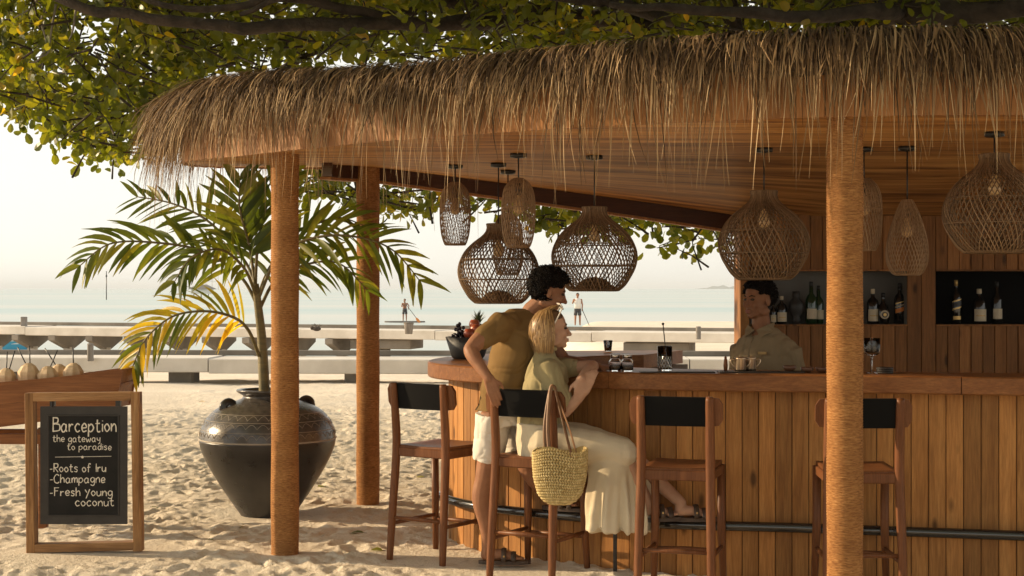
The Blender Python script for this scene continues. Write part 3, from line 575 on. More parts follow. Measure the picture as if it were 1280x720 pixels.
t = thing('paddle', c, 'long paddle slanting down into the water from the paddler', 'paddle'); mb = MB(); mb.tube([c + V(-.1, -.28, 1.5), c + V(.85, -.3, .25)], .022, 6); mk('shaft', mb, M['black_metal'], t)
mb = MB(); mb.ell(c + V(1.0, -.3, .04), (.10, .02, .26), Matrix.Rotation(R(-38), 3, 'Y')); mk('blade', mb, M['label_orange'], t)
d = 81; c = P(722, 407, d); zz = -.35 * float(sstep(29, 60, np.array(81.))) - 1.6 * float(sstep(116 - 30, 116 + 32, np.array(81.))); c[2] = zz
small_person(c, 1.72, 'beach walker in white shirt and black shorts seen past the couple', 'white_paint', 'label_dark', [[(-.2, 0, 1.4), (-.28, -.05, 1.2), (-.16, -.2, 1.42)], [(.2, 0, 1.4), (.26, 0, 1.12), (.24, -.06, .88)]])
t = thing('beach_stick', c + V(.3, 0, 0), 'thin stick slanting to the sand beside the beach walker', 'stick'); mb = MB(); mb.tube([c + V(.25, -.06, .84), c + V(.62, -.06, .0)], [.02, .014], 6); mk('shaft', mb, M['black_metal'], t); mb = MB(); mb.ell(c + V(.25, -.06, .86), (.03, .03, .04)); mk('grip', mb, M['black_metal'], t)
c = P(22, 0, 62) * V(1, 1, 0) + V(0, 0, SEA); t = thing('dinghy', c, 'small blue and white dinghy afloat beneath the far jetty', 'boat'); mb = MB()
v = []; st = [(-.75, .30, .45), (-.3, .4, .42), (.3, .38, .46), (.8, .08, .6)]
for x, wd, hh in st: v += [(x, -wd, hh), (x, -wd * .6, -.05), (x, wd * .6, -.05), (x, wd, hh)]
mb.add(np.array(v) + c, [(k * 4 + i, k * 4 + i + 1, k * 4 + 5 + i, k * 4 + 4 + i) for k in range(3) for i in range(3)] + [(3, 2, 1, 0), (12, 13, 14, 15)]); mk('hull', mb, M['boat_blue'], t, False)
for s_ in (-1, 1): mb = MB(); mb.tube([c + V(x, s_ * wd, hh) for x, wd, hh in st], .05, 8); mk('gunwale', mb, M['white_paint'], t)
mb = MB(); mb.box(c + V(0, 0, .3), (.3, .7, .06)); mk('thwart', mb, M['white_paint'], t, False)

# ================================================================== big broadleaf tree behind the pavilion
tree = thing('broadleaf_tree', (3.9, 15.2, 0), 'large spreading broadleaf tree overhanging the thatched bar from behind', 'tree')
mb = MB(); mb.tube(catmull([(3.9, 15.2, -.2), (3.95, 15.2, 1.2), (3.8, 15.1, 2.4), (3.5, 15.0, 3.4), (3.2, 14.9, 4.2)], 5), np.linspace(.42, .26, 21), 14); trunk = mk('trunk', mb, M['bark'], tree)
limbs = [([(3.5, 15, 3.4), (2.2, 14.9, 4.0), (.6, 14.7, 4.25), (-1.0, 13.4, 3.95), (-2.3, 12.8, 3.88), (-3.4, 12.7, 3.95), (-4.3, 13.0, 4.3)], .11, .035),
         ([(-1.0, 13.4, 3.97), (-1.9, 12.9, 4.1), (-2.7, 12.8, 4.02), (-3.4, 12.9, 4.2)], .05, .02), ([(2.2, 14.9, 4.05), (1.0, 13.2, 4.1), (-.3, 12.8, 4.16), (-1.5, 12.7, 4.12), (-2.3, 12.8, 4.0)], .075, .02), ([(3.2, 14.9, 4.1), (3.4, 13.4, 4.1), (2.4, 12.8, 3.95), (.8, 12.6, 4.0)], .10, .03), ([(3.4, 13.4, 4.1), (4.4, 12.8, 4.0), (5.4, 12.6, 4.2)], .12, .04), ([(.6, 14.7, 4.25), (-.8, 15.2, 4.5), (-2.1, 15.6, 4.0), (-3.0, 15.9, 3.6)], .08, .02),
         ([(3.2, 14.9, 4.2), (2.6, 14.2, 4.8), (1.0, 13.4, 5.2), (-.6, 13, 5.0)], .16, .04), ([(3.2, 14.9, 4.2), (4.2, 14.2, 4.6), (5.4, 13.6, 5.0)], .18, .05), ([(3.4, 15, 3.6), (2.0, 15.8, 4.0), (.4, 16.3, 3.8), (-.9, 16.6, 3.3)], .12, .03), ([(.4, 16.3, 3.8), (.9, 16.6, 3.2), (1.6, 16.6, 2.7)], .05, .015),
         ([(2.2, 14.9, 4.05), (2.0, 14.5, 4.9), (1.4, 14.3, 5.4)], .1, .03)]
for p, r0, r1 in limbs:
    q = catmull(p, 6); q = resample(q, .12); q = q + .05 * np.stack([vnoise(q * 1.3, s_) for s_ in (21, 22, 23)], 1) + .025 * np.stack([vnoise(q * 4, s_) for s_ in (24, 25, 26)], 1); mb = MB(); mb.tube(q, np.linspace(r0, r1, len(q)) * (1 + .18 * vnoise(q * 5, 27)), 10); mk('limb', mb, M['bark'], tree)
rng = np.random.RandomState(31)
def leafpts(c, d, n_, sz):               # obovate leaf: 8 verts, folded along the midrib
    d = nrm(d); s_ = nrm(np.cross(n_, d)); n2 = np.cross(d, s_); L_ = sz; out = []
    for t, w_ in ((0, .03), (.3, .26), (.68, .36), (.95, .2)):
        up = n2 * (-.18 * t * t * L_); out += [c + d * t * L_ + s_ * w_ * L_ + n2 * w_ * .22 * L_ + up, c + d * t * L_ - s_ * w_ * L_ + n2 * w_ * .22 * L_ + up]
    mid = [c + d * t * L_ + n2 * (-.18 * t * t * L_) for t in (0, .3, .68, 1.02)]
    return np.array(out + mid)
LF = [(0, 8, 9, 2), (2, 9, 10, 4), (4, 10, 11, 6), (8, 1, 3, 9), (9, 3, 5, 10), (10, 5, 7, 11)]
lower = lambda x: np.interp(x, [-60, 0, 50, 95, 150, 180, 215, 240], [110, 128, 165, 188, 203, 200, 150, 90])
under = lambda x: np.interp(x, [360, 400, 470, 520, 560, 620, 690, 740, 800, 850, 900], [252, 252, 268, 272, 258, 262, 292, 285, 296, 322, 308])
clus = []
for k in range(470):                      # left mass
    x = rng.uniform(-60, 245); lo = lower(x); y = lo - (lo + 60) * rng.rand() ** 1.25 - 6; clus.append((P(x, y, rng.uniform(13, 17.5)), .5, 12, y > lo - 26))
for k in range(1400): clus.append((P(150 + 1190 * rng.rand() ** .8, rng.uniform(-70, 70), rng.uniform(12.8, 19)), .25, 13, False))
for k in range(90): clus.append((P(rng.uniform(190, 420), rng.uniform(20, 110), rng.uniform(14, 18)), .35, 12, False))
for k in range(170):
    x = rng.uniform(365, 905); y = under(x) - 50 * rng.rand() ** 1.3 - 4; clus.append((P(x, y, rng.uniform(15.2, 17.2)), .5, 10, y > under(x) - 20))
for k in range(520): clus.append((V(rng.uniform(-6.5, 7), rng.uniform(12.5, 18.5), 0) + V(0, 0, 4.9 + 1.6 * rng.rand()), .3, 11, False))
over = []
for k in range(2600):                     # unseen leaves added overhead, above roof and camera, to cut sky light
    q = rng.uniform(-1, 1, 2); 
    if q @ q > 1: continue
    over.append(V(2.6 + 8. * q[0], 8.5 + 11 * q[1], 4.4 + 2.4 * (1 - q @ q) + rng.uniform(0, .9)))
for k in range(260): over.append(V(rng.uniform(-11, -5.6), rng.uniform(12.8, 19.5), rng.uniform(6.2, 8.8)))  # unseen leaves added at left to keep sun off the top foliage
for k in range(420): over.append(V(rng.uniform(-5.6, 6), rng.uniform(14, 20), rng.uniform(5.6, 8.5)))  # more unseen leaves added above to darken the upper foliage
over = [c for c in over if not (abs(c[0] / c[1] * F) < 700 and c[1] > 1 and 360 - (c[2] - H) / c[1] * F > -90)]
crown = MB(); tw = MB(); leafs = []
for c, hang, n, edge in clus:
    ax = nrm(rng.normal(0, 1, 3) * V(1, .8, .5) + V(0, -.2, -.25 * hang)); tw.tube([c - ax * .35, c - ax * .12 + rng.normal(0, .02, 3), c + ax * .1], [.012, .008, .004], 4, False)
    tone = rng.normal(.42, .16)
    for q in range(n):
        t = rng.uniform(-.25, .15); pos = c + ax * t + rng.normal(0, .05, 3); d_ = nrm(rng.normal(0, .8, 3) + ax * .5 + V(0, 0, -.7 * hang)); nn = nrm(rng.normal(0, .6, 3) + V(0, -.3, .7)); ti = float(np.clip(tone + rng.normal(0, .14), .02, .93)) if rng.rand() > .006 else 1.
        v = leafpts(pos, d_, nn, rng.uniform(.072, .13)); leafs.append((edge, v, ti))
sel = [k for k, l_ in enumerate(leafs) if l_[0]]; rng.shuffle(sel); sel = set(sel[:300])
for c in over:  # added shading leaves, merged into the crown mesh
    for q in range(9): crown.add(leafpts(c + rng.normal(0, .28, 3), nrm(rng.normal(0, 1, 3)), nrm(rng.normal(0, .5, 3) + V(0, 0, 1)), rng.uniform(.22, .36)), LF, float(np.clip(rng.normal(.42, .15), .02, .9)))
for k, (e, v, ti) in enumerate(leafs):
    if k not in sel: crown.add(v, LF, ti)
co = mk('crown', crown, M['leaf'], tree, False); tag(co, kind='stuff')
tag(mk('twigs', tw, M['bark'], tree), kind='stuff')
for k in sorted(sel):
    mb = MB(); mb.add(leafs[k][1], LF, leafs[k][2]); mk('leaf', mb, M['leaf'], co, False)
for p in ([(62, 0), (52, 25), (58, 55), (48, 75), (36, 78)], [(70, 5), (64, 40), (60, 66), (44, 72)], [(95, 12), (90, 42), (82, 58)], [(50, -5), (36, 12), (18, 22)]):    # dry aerial twigs
    q = catmull([P(x, y, 13.2) for x, y in p], 5); mb = MB(); mb.tube(q, np.linspace(.012, .006, len(q)), 5); mk('bare_twig', mb, M['strap_leather'] if False else M['weathered'], tree)
# ================================================================== big black jar with a palm
JX, JY = -1.78, 11.08
jar = thing('planter_jar', (JX, JY, 0), 'huge black clay jar with patterned shoulder standing on the sand', 'jar')
prof = [(.19, -.03), (.195, .0), (.235, .06), (.31, .17), (.385, .29), (.445, .40), (.482, .49), (.494, .555)]
mb = MB(); mb.lathe(catmull(prof, 4), 64, (JX, JY, 0)); mk('body', mb, M['pot_clay'], jar)
mb = MB(); mb.lathe([(.494, .553), (.499, .556), (.499, .562), (.494, .565)], 64, (JX, JY, 0), caps=False); mk('band_line', mb, M['pot_line'], jar)
prof = [(.494, .562), (.482, .63), (.445, .70), (.38, .765), (.29, .81), (.215, .835), (.185, .85), (.178, .868), (.205, .885), (.225, .9), (.222, .912), (.19, .908), (.165, .87), (.16, .83)]
mb = MB(); mb.lathe(catmull(prof, 4), 64, (JX, JY, 0), caps=False); sh = mk('shoulder', mb, M['pot_glaze'], jar)
mb = MB()                                # incised ornament on the shoulder
for ring, (r_, z_) in enumerate([(.4945, .60), (.466, .672), (.425, .728)]):
    n = 36 if ring else 44
    for k in range(n):
        a0 = 2 * math.pi * k / n; da = 2 * math.pi / n; pp = []
        for s_ in range(7):
            u = s_ / 6; a = a0 + da * u; zz = z_ + .030 * math.sin(math.pi * u) - .012; rr = float(np.interp(zz, [.562, .63, .70, .765, .81], [.494, .482, .445, .38, .29])) + .003; pp.append((JX + rr * math.cos(a), JY + rr * math.sin(a), zz))
        mb.tube(pp, .0016, 4, False)
for z_ in (.632, .70, .752):
    rr = float(np.interp(z_, [.562, .63, .70, .765, .81], [.494, .482, .445, .38, .29])) + .002; mb.tube([(JX + rr * math.cos(a), JY + rr * math.sin(a), z_) for a in np.linspace(0, 2 * math.pi, 64, endpoint=False)], .002, 4, False, closed=True)
tag(mk('ornament', mb, M['pot_line'], sh), kind='stuff')
for a in (212, 32, 122, 302):
    mb = MB(); ca, sa = math.cos(R(a)), math.sin(R(a)); q = catmull([(JX + ca * r_, JY + sa * r_, z_) for r_, z_ in ((.345, .775), (.335, .815), (.295, .835), (.255, .815))], 5); mb.tube(q, .03, 8, True, 0., .014); mk('lug_handle', mb, M['pot_clay'], jar)
mb = MB(); mb.lathe([(.0, .868), (.17, .868), (.17, .84)], 32, (JX, JY, 0), caps=False); mk('soil', mb, M['soil'], jar)
PB = P(331, 486, 11.08); PB[1] = JY; PB[2] = .868
palm = thing('potted_palm', PB, 'feathery palm with one yellowing frond growing from the black jar', 'palm')
stem = catmull([PB - V(0, 0, .06), P(329, 455, 11.08), P(327, 420, 11.08), P(323, 385, 11.06), P(319, 355, 11.05)], 6); mb = MB(); mb.tube(stem, np.linspace(.042, .026, len(stem)), 10); mk('trunk', mb, M['palm_stem'], palm)
leafmesh = {}
def frond(pts, n, L0, ylw, wid=.045, droop=.35, start=.22, spread=1.):
    pts = [P(*p) for p in pts]; q = catmull(pts, 12); s_ = np.r_[0, np.cumsum(np.linalg.norm(np.diff(q, axis=0), axis=1))]; mt = M['palm_yellow' if ylw else 'palm_green']
    mb = MB(); mb.tube(q, np.linspace(.014, .004, len(q)), 6); fr_ = mk('frond', mb, M['palm_stem'], palm); tg_ = np.gradient(q, axis=0)
    for k in range(n):
        u = lerp(start, 1., (k // 2) / max(1, n // 2 - 1)); sd_ = 1 if k % 2 else -1; ss = u * s_[-1]
        c = V(*[np.interp(ss, s_, q[:, i]) for i in range(3)]); t = nrm(V(*[np.interp(ss, s_, tg_[:, i]) for i in range(3)]))
        side = nrm(np.cross(t, V(0, -.75, .66))) * sd_; L_ = L0 * (.55 + .6 * math.sin(math.pi * min(1, .15 + .8 * u))) * random.uniform(.85, 1.12)
        fw = lerp(.35, 1.3, u); d = nrm(t * fw + side * spread + V(random.gauss(0, .12), random.gauss(0, .25), random.gauss(0, .1)))
        pts_ = []; p = c.copy(); dd = d.copy(); m_ = 6
        for i in range(m_): pts_.append(p.copy()); p = p + dd * L_ / (m_ - 1); dd = nrm(dd + V(0, 0, -droop * (.25 + random.random() * .25)))
        nrm_ = nrm(np.cross(d, t)); wside = nrm(np.cross(nrm_, d)); wside = nrm(wside + nrm_ * random.gauss(0, .4)); wd = wid * .98 * random.uniform(.8, 1.15) * np.array([.35, .9, 1, .85, .5, .06]); nv = np.cross(d, wside)
        mb = MB(); pts_ = np.array(pts_); v = []
        for i in range(m_): v += [pts_[i] - wside * wd[i] / 2 + nv * wd[i] * .16, pts_[i], pts_[i] + wside * wd[i] / 2 + nv * wd[i] * .16]
        mb.add(v, [(i * 3 + a, i * 3 + a + 1, i * 3 + 4 + a, i * 3 + 3 + a) for i in range(m_ - 1) for a in (0, 1)]); mk('leaflet', mb, M['palm_green'] if ylw and random.random() < .25 + .75 * (u - .55) else mt, fr_, True, org=c)
D0 = 11.05
frond([(321, 380, D0), (300, 345, D0), (253, 314, D0 - .1), (191, 303, D0 - .2), (137, 305, D0 - .3), (100, 332, D0 - .35)], 40, .36, False, .045, .40)
frond([(320, 360, D0), (305, 325, D0 + .1), (262, 278, D0 + .2), (217, 255, D0 + .3), (172, 246, D0 + .35)], 32, .33, False, .042, .25)
frond([(324, 445, D0), (310, 412, D0 - .1), (290, 396, D0 - .2), (255, 389, D0 - .3), (215, 396, D0 - .35), (182, 424, D0 - .4), (166, 458, D0 - .4)], 46, .33, True, .036, .45)
frond([(322, 375, D0), (350, 318, D0 - .1), (395, 297, D0 - .15), (445, 296, D0 - .2), (490, 312, D0 - .2), (524, 350, D0 - .2)], 38, .36, False, .044, .35)
frond([(323, 390, D0), (345, 350, D0 + .1), (385, 330, D0 + .15), (425, 330, D0 + .2), (458, 362, D0 + .2)], 30, .30, False, .042, .45)
frond([(319, 360, D0), (322, 310, D0 + .1), (332, 262, D0 + .2), (352, 222, D0 + .3)], 22, .36, False, .06, .1, .3)
frond([(320, 370, D0), (305, 335, D0 - .2), (275, 312, D0 - .4), (240, 322, D0 - .5), (218, 352, D0 - .55)], 30, .27, False, .045, .5)
frond([(319, 358, D0), (312, 310, D0 + .1), (300, 262, D0 + .1), (300, 225, D0 + .1)], 22, .34, False, .058, .12, .3)
frond([(322, 372, D0), (340, 330, D0 + .2), (380, 290, D0 + .3), (420, 272, D0 + .35), (455, 282, D0 + .35)], 28, .3, False, .044, .3)

# ================================================================== chalkboard sign in its wooden frame
SD = 9.5
def S(px, py, dy=0.): return P(px, py, SD) + V(0, dy, 0)
sg = thing('chalkboard_sign', S(106, 690), 'chalkboard sign with white hand lettering hung in a rustic wooden frame', 'sign')
sl = V(.0, .0, .0); fw_, fd = .052, .085
def post_(a, b, nm, mt):
    mb = MB(); mb.bar(a, b, fw_ if nm == 'frame_post' else fd, fd if nm == 'frame_post' else fw_, .003, up=(0, 1, 0) if nm == 'frame_post' else (0, 0, 1)); mk(nm, mb, M[mt], sg, False)
post_(S(40.5, 692), S(38.5, 491), 'frame_post', 'frame_wood'); post_(S(173.5, 688), S(170.5, 490), 'frame_post', 'frame_wood')
post_(S(43.8, 496), S(165.3, 495), 'frame_rail', 'frame_wood_x'); post_(S(45.8, 684.5), S(168.2, 681.5), 'frame_rail', 'frame_wood_x')
mb = MB(); b0, b1 = S(51, 655, .0), S(159, 508, .0); ymid = SD - .012
mb.box(((b0[0] + b1[0]) / 2, SD, (b0[2] + b1[2]) / 2), (b1[0] - b0[0], .022, b1[2] - b0[2])); bd = mk('board', mb, M['board_rim'], sg, False)
i0, i1 = S(62, 643), S(148, 520); mb = MB(); mb.box(((i0[0] + i1[0]) / 2, SD - .0125, (i0[2] + i1[2]) / 2), (i1[0] - i0[0], .006, i1[2] - i0[2])); mk('chalk_panel', mb, M['chalkboard'], bd, False)
for a, b in (((60.5, 519), (149.5, 519)), ((60.5, 644), (149.5, 644)), ((61, 519), (61, 644)), ((149, 519), (149, 644))):
    mb = MB(); mb.bar(S(*a, -.014), S(*b, -.014), .009, .008, .002); mk('panel_edge', mb, M['board_rim'], bd, False)
mb = MB(); mb.box(S(66, 502), (.03, .03, .055)); mb.tube([S(66, 500, -.02), S(66, 509, -.02)], .006, 6); mk('hinge', mb, M['black_metal'], sg, False)
mb = MB(); mb.box(S(148, 502), (.03, .03, .055)); mk('hinge', mb, M['black_metal'], sg, False)
GL = {  # hand-drawn glyph strokes; x height .58, cap 1
 'B': [[(.02, 0), (.04, 1)], [(.0, .97), (.42, .93), (.4, .62), (.05, .55)], [(.05, .55), (.55, .5), (.56, .1), (.0, .02)]], 'R': [[(.02, 0), (.04, 1)], [(.0, .96), (.45, .95), (.44, .56), (.06, .5)], [(.12, .5), (.5, .0)]],
 'C': [[(.55, .85), (.3, 1), (.02, .6), (.12, .1), (.4, .0), (.56, .14)]], 'F': [[(.04, 0), (.05, 1)], [(.02, .98), (.5, 1)], [(.05, .55), (.4, .57)]], 'I': [[(.1, 0), (.1, .95)]], 'Y': [[(.0, .75), (.2, .4)], [(.48, .8), (.1, -.25)]],
 'a': [[(.42, .48), (.22, .58), (.02, .3), (.16, .0), (.38, .16), (.43, .5)], [(.43, .54), (.42, .12), (.52, .02)]], 'b': [[(.02, 1), (.02, .0)], [(.02, .3), (.25, .58), (.46, .3), (.24, .0), (.02, .12)]], 'c': [[(.4, .48), (.22, .58), (.02, .3), (.18, .0), (.42, .1)]],
 'd': [[(.42, .48), (.2, .56), (.02, .28), (.18, .0), (.42, .2)], [(.44, .98), (.43, .0)]], 'e': [[(.04, .28), (.42, .33), (.25, .6), (.03, .35), (.14, .02), (.42, .1)]], 'f': [[(.42, .9), (.25, .98), (.16, .7), (.15, 0)], [(.0, .52), (.36, .55)]],
 'g': [[(.42, .5), (.2, .58), (.02, .32), (.2, .04), (.42, .25)], [(.44, .55), (.43, -.15), (.22, -.32), (.02, -.2)]], 'h': [[(.02, 1), (.02, 0)], [(.03, .35), (.25, .58), (.4, .4), (.42, 0)]], 'i': [[(.06, .55), (.06, 0)], [(.05, .75), (.07, .8)]],
 'm': [[(.02, .56), (.02, 0)], [(.03, .35), (.2, .58), (.3, .4), (.3, 0)], [(.31, .35), (.48, .58), (.6, .4), (.6, 0)]], 'n': [[(.02, .56), (.02, 0)], [(.03, .33), (.24, .58), (.4, .4), (.42, 0)]], 'o': [[(.22, .56), (.02, .32), (.2, .0), (.43, .25), (.24, .56)]],
 'p': [[(.03, .56), (.02, -.35)], [(.03, .4), (.26, .58), (.46, .3), (.24, .02), (.03, .12)]], 'r': [[(.03, .56), (.03, 0)], [(.03, .32), (.18, .54), (.36, .52)]], 's': [[(.38, .5), (.18, .58), (.06, .42), (.34, .22), (.26, .0), (.02, .06)]],
 't': [[(.18, .88), (.16, .15), (.3, .0), (.4, .08)], [(.0, .58), (.38, .6)]], 'u': [[(.02, .56), (.04, .12), (.24, .0), (.42, .25)], [(.43, .56), (.43, .0)]], 'w': [[(.0, .56), (.14, .0), (.3, .42), (.46, .0), (.62, .58)]], 'y': [[(.02, .56), (.08, .25), (.3, .2), (.42, .35)], [(.43, .58), (.4, -.1), (.2, -.33)]], '-': [[(.0, .32), (.28, .34)]]}
def write(txt, x0, x1, base, cap, r_):
    adv = 0; pl_ = []
    for ch in txt:
        if ch == ' ': adv += .38; continue
        wmax = max(p[0] for st in GL[ch] for p in st)
        for st in GL[ch]: pl_.append(np.array([(p[0] + adv, p[1]) for p in st]))
        adv += wmax + .15
    sx = (x1 - x0) / (adv - .15); mb = MB()
    for k, st in enumerate(pl_):
        q = catmull(st, 5) if len(st) > 2 else resample(st, .2); jit = random.gauss(0, .02); pts = [S(x0 + p[0] * sx, base - (p[1] + jit) * cap, -.0165) for p in q]; mb.tube(pts, [r_ * random.uniform(.75, 1.2) for _ in pts], 5, True, 0., [.0012] * len(pts), up=(0, 1, 0))
    mk('lettering', mb, M['chalk'], bd, False)
for a in (('Barception', 67, 146, 539.5, 17.5, .0042), ('the gateway', 67, 126, 552, 9, .0027), ('to paradise', 85, 140, 562, 8.5, .0027), ('-Roots of Iru', 63.5, 133, 589.5, 10.8, .0032), ('-Champagne', 63.5, 132, 603, 10.8, .0032), ('-Fresh Young', 63.5, 141, 619.5, 10.8, .0032), ('coconut', 95, 143, 632, 11, .0032)): write(*a)
mb = MB(); mb.tube([S(70, 571, -.0165), S(140, 570, -.0165)], .0018, 5); mb.ell(S(104, 571, -.0165), (.008, .002, .008)); mk('lettering', mb, M['chalk'], bd, False)

# ================================================================== wooden boat stand with fresh coconuts
BD = 10.35
def Bp(px, py, dy=0.): return P(px, py, BD) + V(0, dy, 0)
bt = thing('boat_display', V(-3.6, BD + .22, 0), 'reddish wooden boat shaped display trough holding fresh coconuts', 'display')
def hullside(dy, nm, splits):
    T0, T1, Bo0, Bo1 = Bp(-190, 492), Bp(154, 461), Bp(-190, 556), Bp(143, 512)
    for a, b in splits:
        mb = MB(); v = []
        for s_ in (0, .025):
            for t in np.linspace(0, 1, 7):
                bow = -.03 * t * t
                top = lerp(T0, T1, t) + V(0, 0, bow * (1 - t) * 4); bo = lerp(Bo0, Bo1, t) + V(0, 0, bow * (1 - t) * 4)
                v += [lerp(top, bo, a) + V(0, dy + s_ - a * .0, 0), lerp(top, bo, b) + V(0, dy + s_, 0)]
        f = []
        for i in range(6): f += [(2 * i, 2 * i + 1, 2 * i + 3, 2 * i + 2), (14 + 2 * i, 14 + 2 * i + 2, 14 + 2 * i + 3, 14 + 2 * i + 1), (2 * i, 2 * i + 2, 16 + 2 * i, 14 + 2 * i), (2 * i + 1, 15 + 2 * i, 17 + 2 * i, 2 * i + 3)]
        f += [(0, 14, 15, 1), (12, 13, 27, 26)]; mb.add(v, f); mk(nm, mb, M['boat_wood'], bt, False)
hullside(0, 'side_board', ((0, .49), (.495, 1))); hullside(.42, 'side_board', ((0, 1),))
mb = MB(); a, b = Bp(152, 462.5), Bp(142, 511); mb.add([a + V(0, .025, 0), b + V(0, .025, 0), b + V(0, .42, 0), a + V(0, .42, 0), a + V(-.03, .025, 0), b + V(-.03, .025, 0), b + V(-.03, .42, 0), a + V(-.03, .42, 0)], [(0, 1, 2, 3), (7, 6, 5, 4), (0, 4, 5, 1), (3, 2, 6, 7), (0, 3, 7, 4), (1, 5, 6, 2)]); mk('bow_board', mb, M['boat_wood'], bt, False)
mb = MB(); a, b = Bp(-188, 492), Bp(150, 480); mb.add([a + V(0, .026, 0), b + V(0, .026, 0), b + V(0, .419, 0), a + V(0, .419, 0)] + [q - V(0, 0, .02) for q in (a + V(0, .026, 0), b + V(0, .026, 0), b + V(0, .419, 0), a + V(0, .419, 0))], [(0, 1, 2, 3), (7, 6, 5, 4), (0, 4, 5, 1), (1, 5, 6, 2), (2, 6, 7, 3), (3, 7, 4, 0)]); mk('tray', mb, M['boat_wood'], bt, False)
for y in (.05, .39):
    mb = MB(); mb.bar(Bp(-180, 549, y), Bp(60, 549.5, y), .05, .07, .004); mk('stand_rail', mb, M['boat_wood'], bt, False)
    for px in (-140, 48): a = Bp(px, 500, y + .06); mb = MB(); mb.bar(V(a[0], a[1], -.05), V(a[0], a[1], .69), .06, .05, .004); mk('leg', mb, M['boat_wood'], bt, False)
def tz(px): return float(lerp(Bp(0, 492)[2], Bp(0, 480)[2], (px + 188) / 338))
cocos = [(8, 12.5, .16, [(-2, .05), (10, -.02)], 'leftmost trimmed coconut with two straws, cut by the picture edge'), (36, 14, .15, [(-14, 0), (-1, .0)], 'tallest trimmed coconut in the wooden boat, with crossing straws'), (60, 13, .13, [(12, 0)], 'third trimmed coconut from the left in the wooden boat'), (74, 12, .27, [(-18, 0)], 'trimmed coconut half hidden at the back of the wooden boat'), (92, 13, .15, [(-1, 0)], 'rightmost trimmed coconut in the wooden boat with one straw')]
for k, (px, rp, dy, strs, lab) in enumerate(cocos):
    d = BD + dy; r_ = rp * d / F; c = V((px - 640) * d / F, d, tz(px) + .002); t = thing('coconut', c, lab, 'coconut', 'fresh coconuts in the boat'); h = {0: .125, 1: .155, 2: .13, 3: .135, 4: .145}[k]
    mb = MB(); mb.lathe([(r_ * .62, 0), (r_ * .92, h * .25), (r_, h * .5), (r_ * .97, h * .62), (r_ * .62, h * .88), (r_ * .25, h)], 9, c); mk('husk', mb, M['coconut_husk'], t, False)
    for q, (dx, dyy) in enumerate(strs): a = c + V(.0 + .01 * q, 0, h * .9); mb = MB(); mb.tube([a - V(0, 0, .03), a + V(dx * d / F, dyy, .125 + .01 * q)], .0042, 6); mk('straw', mb, M['black_metal'], t)

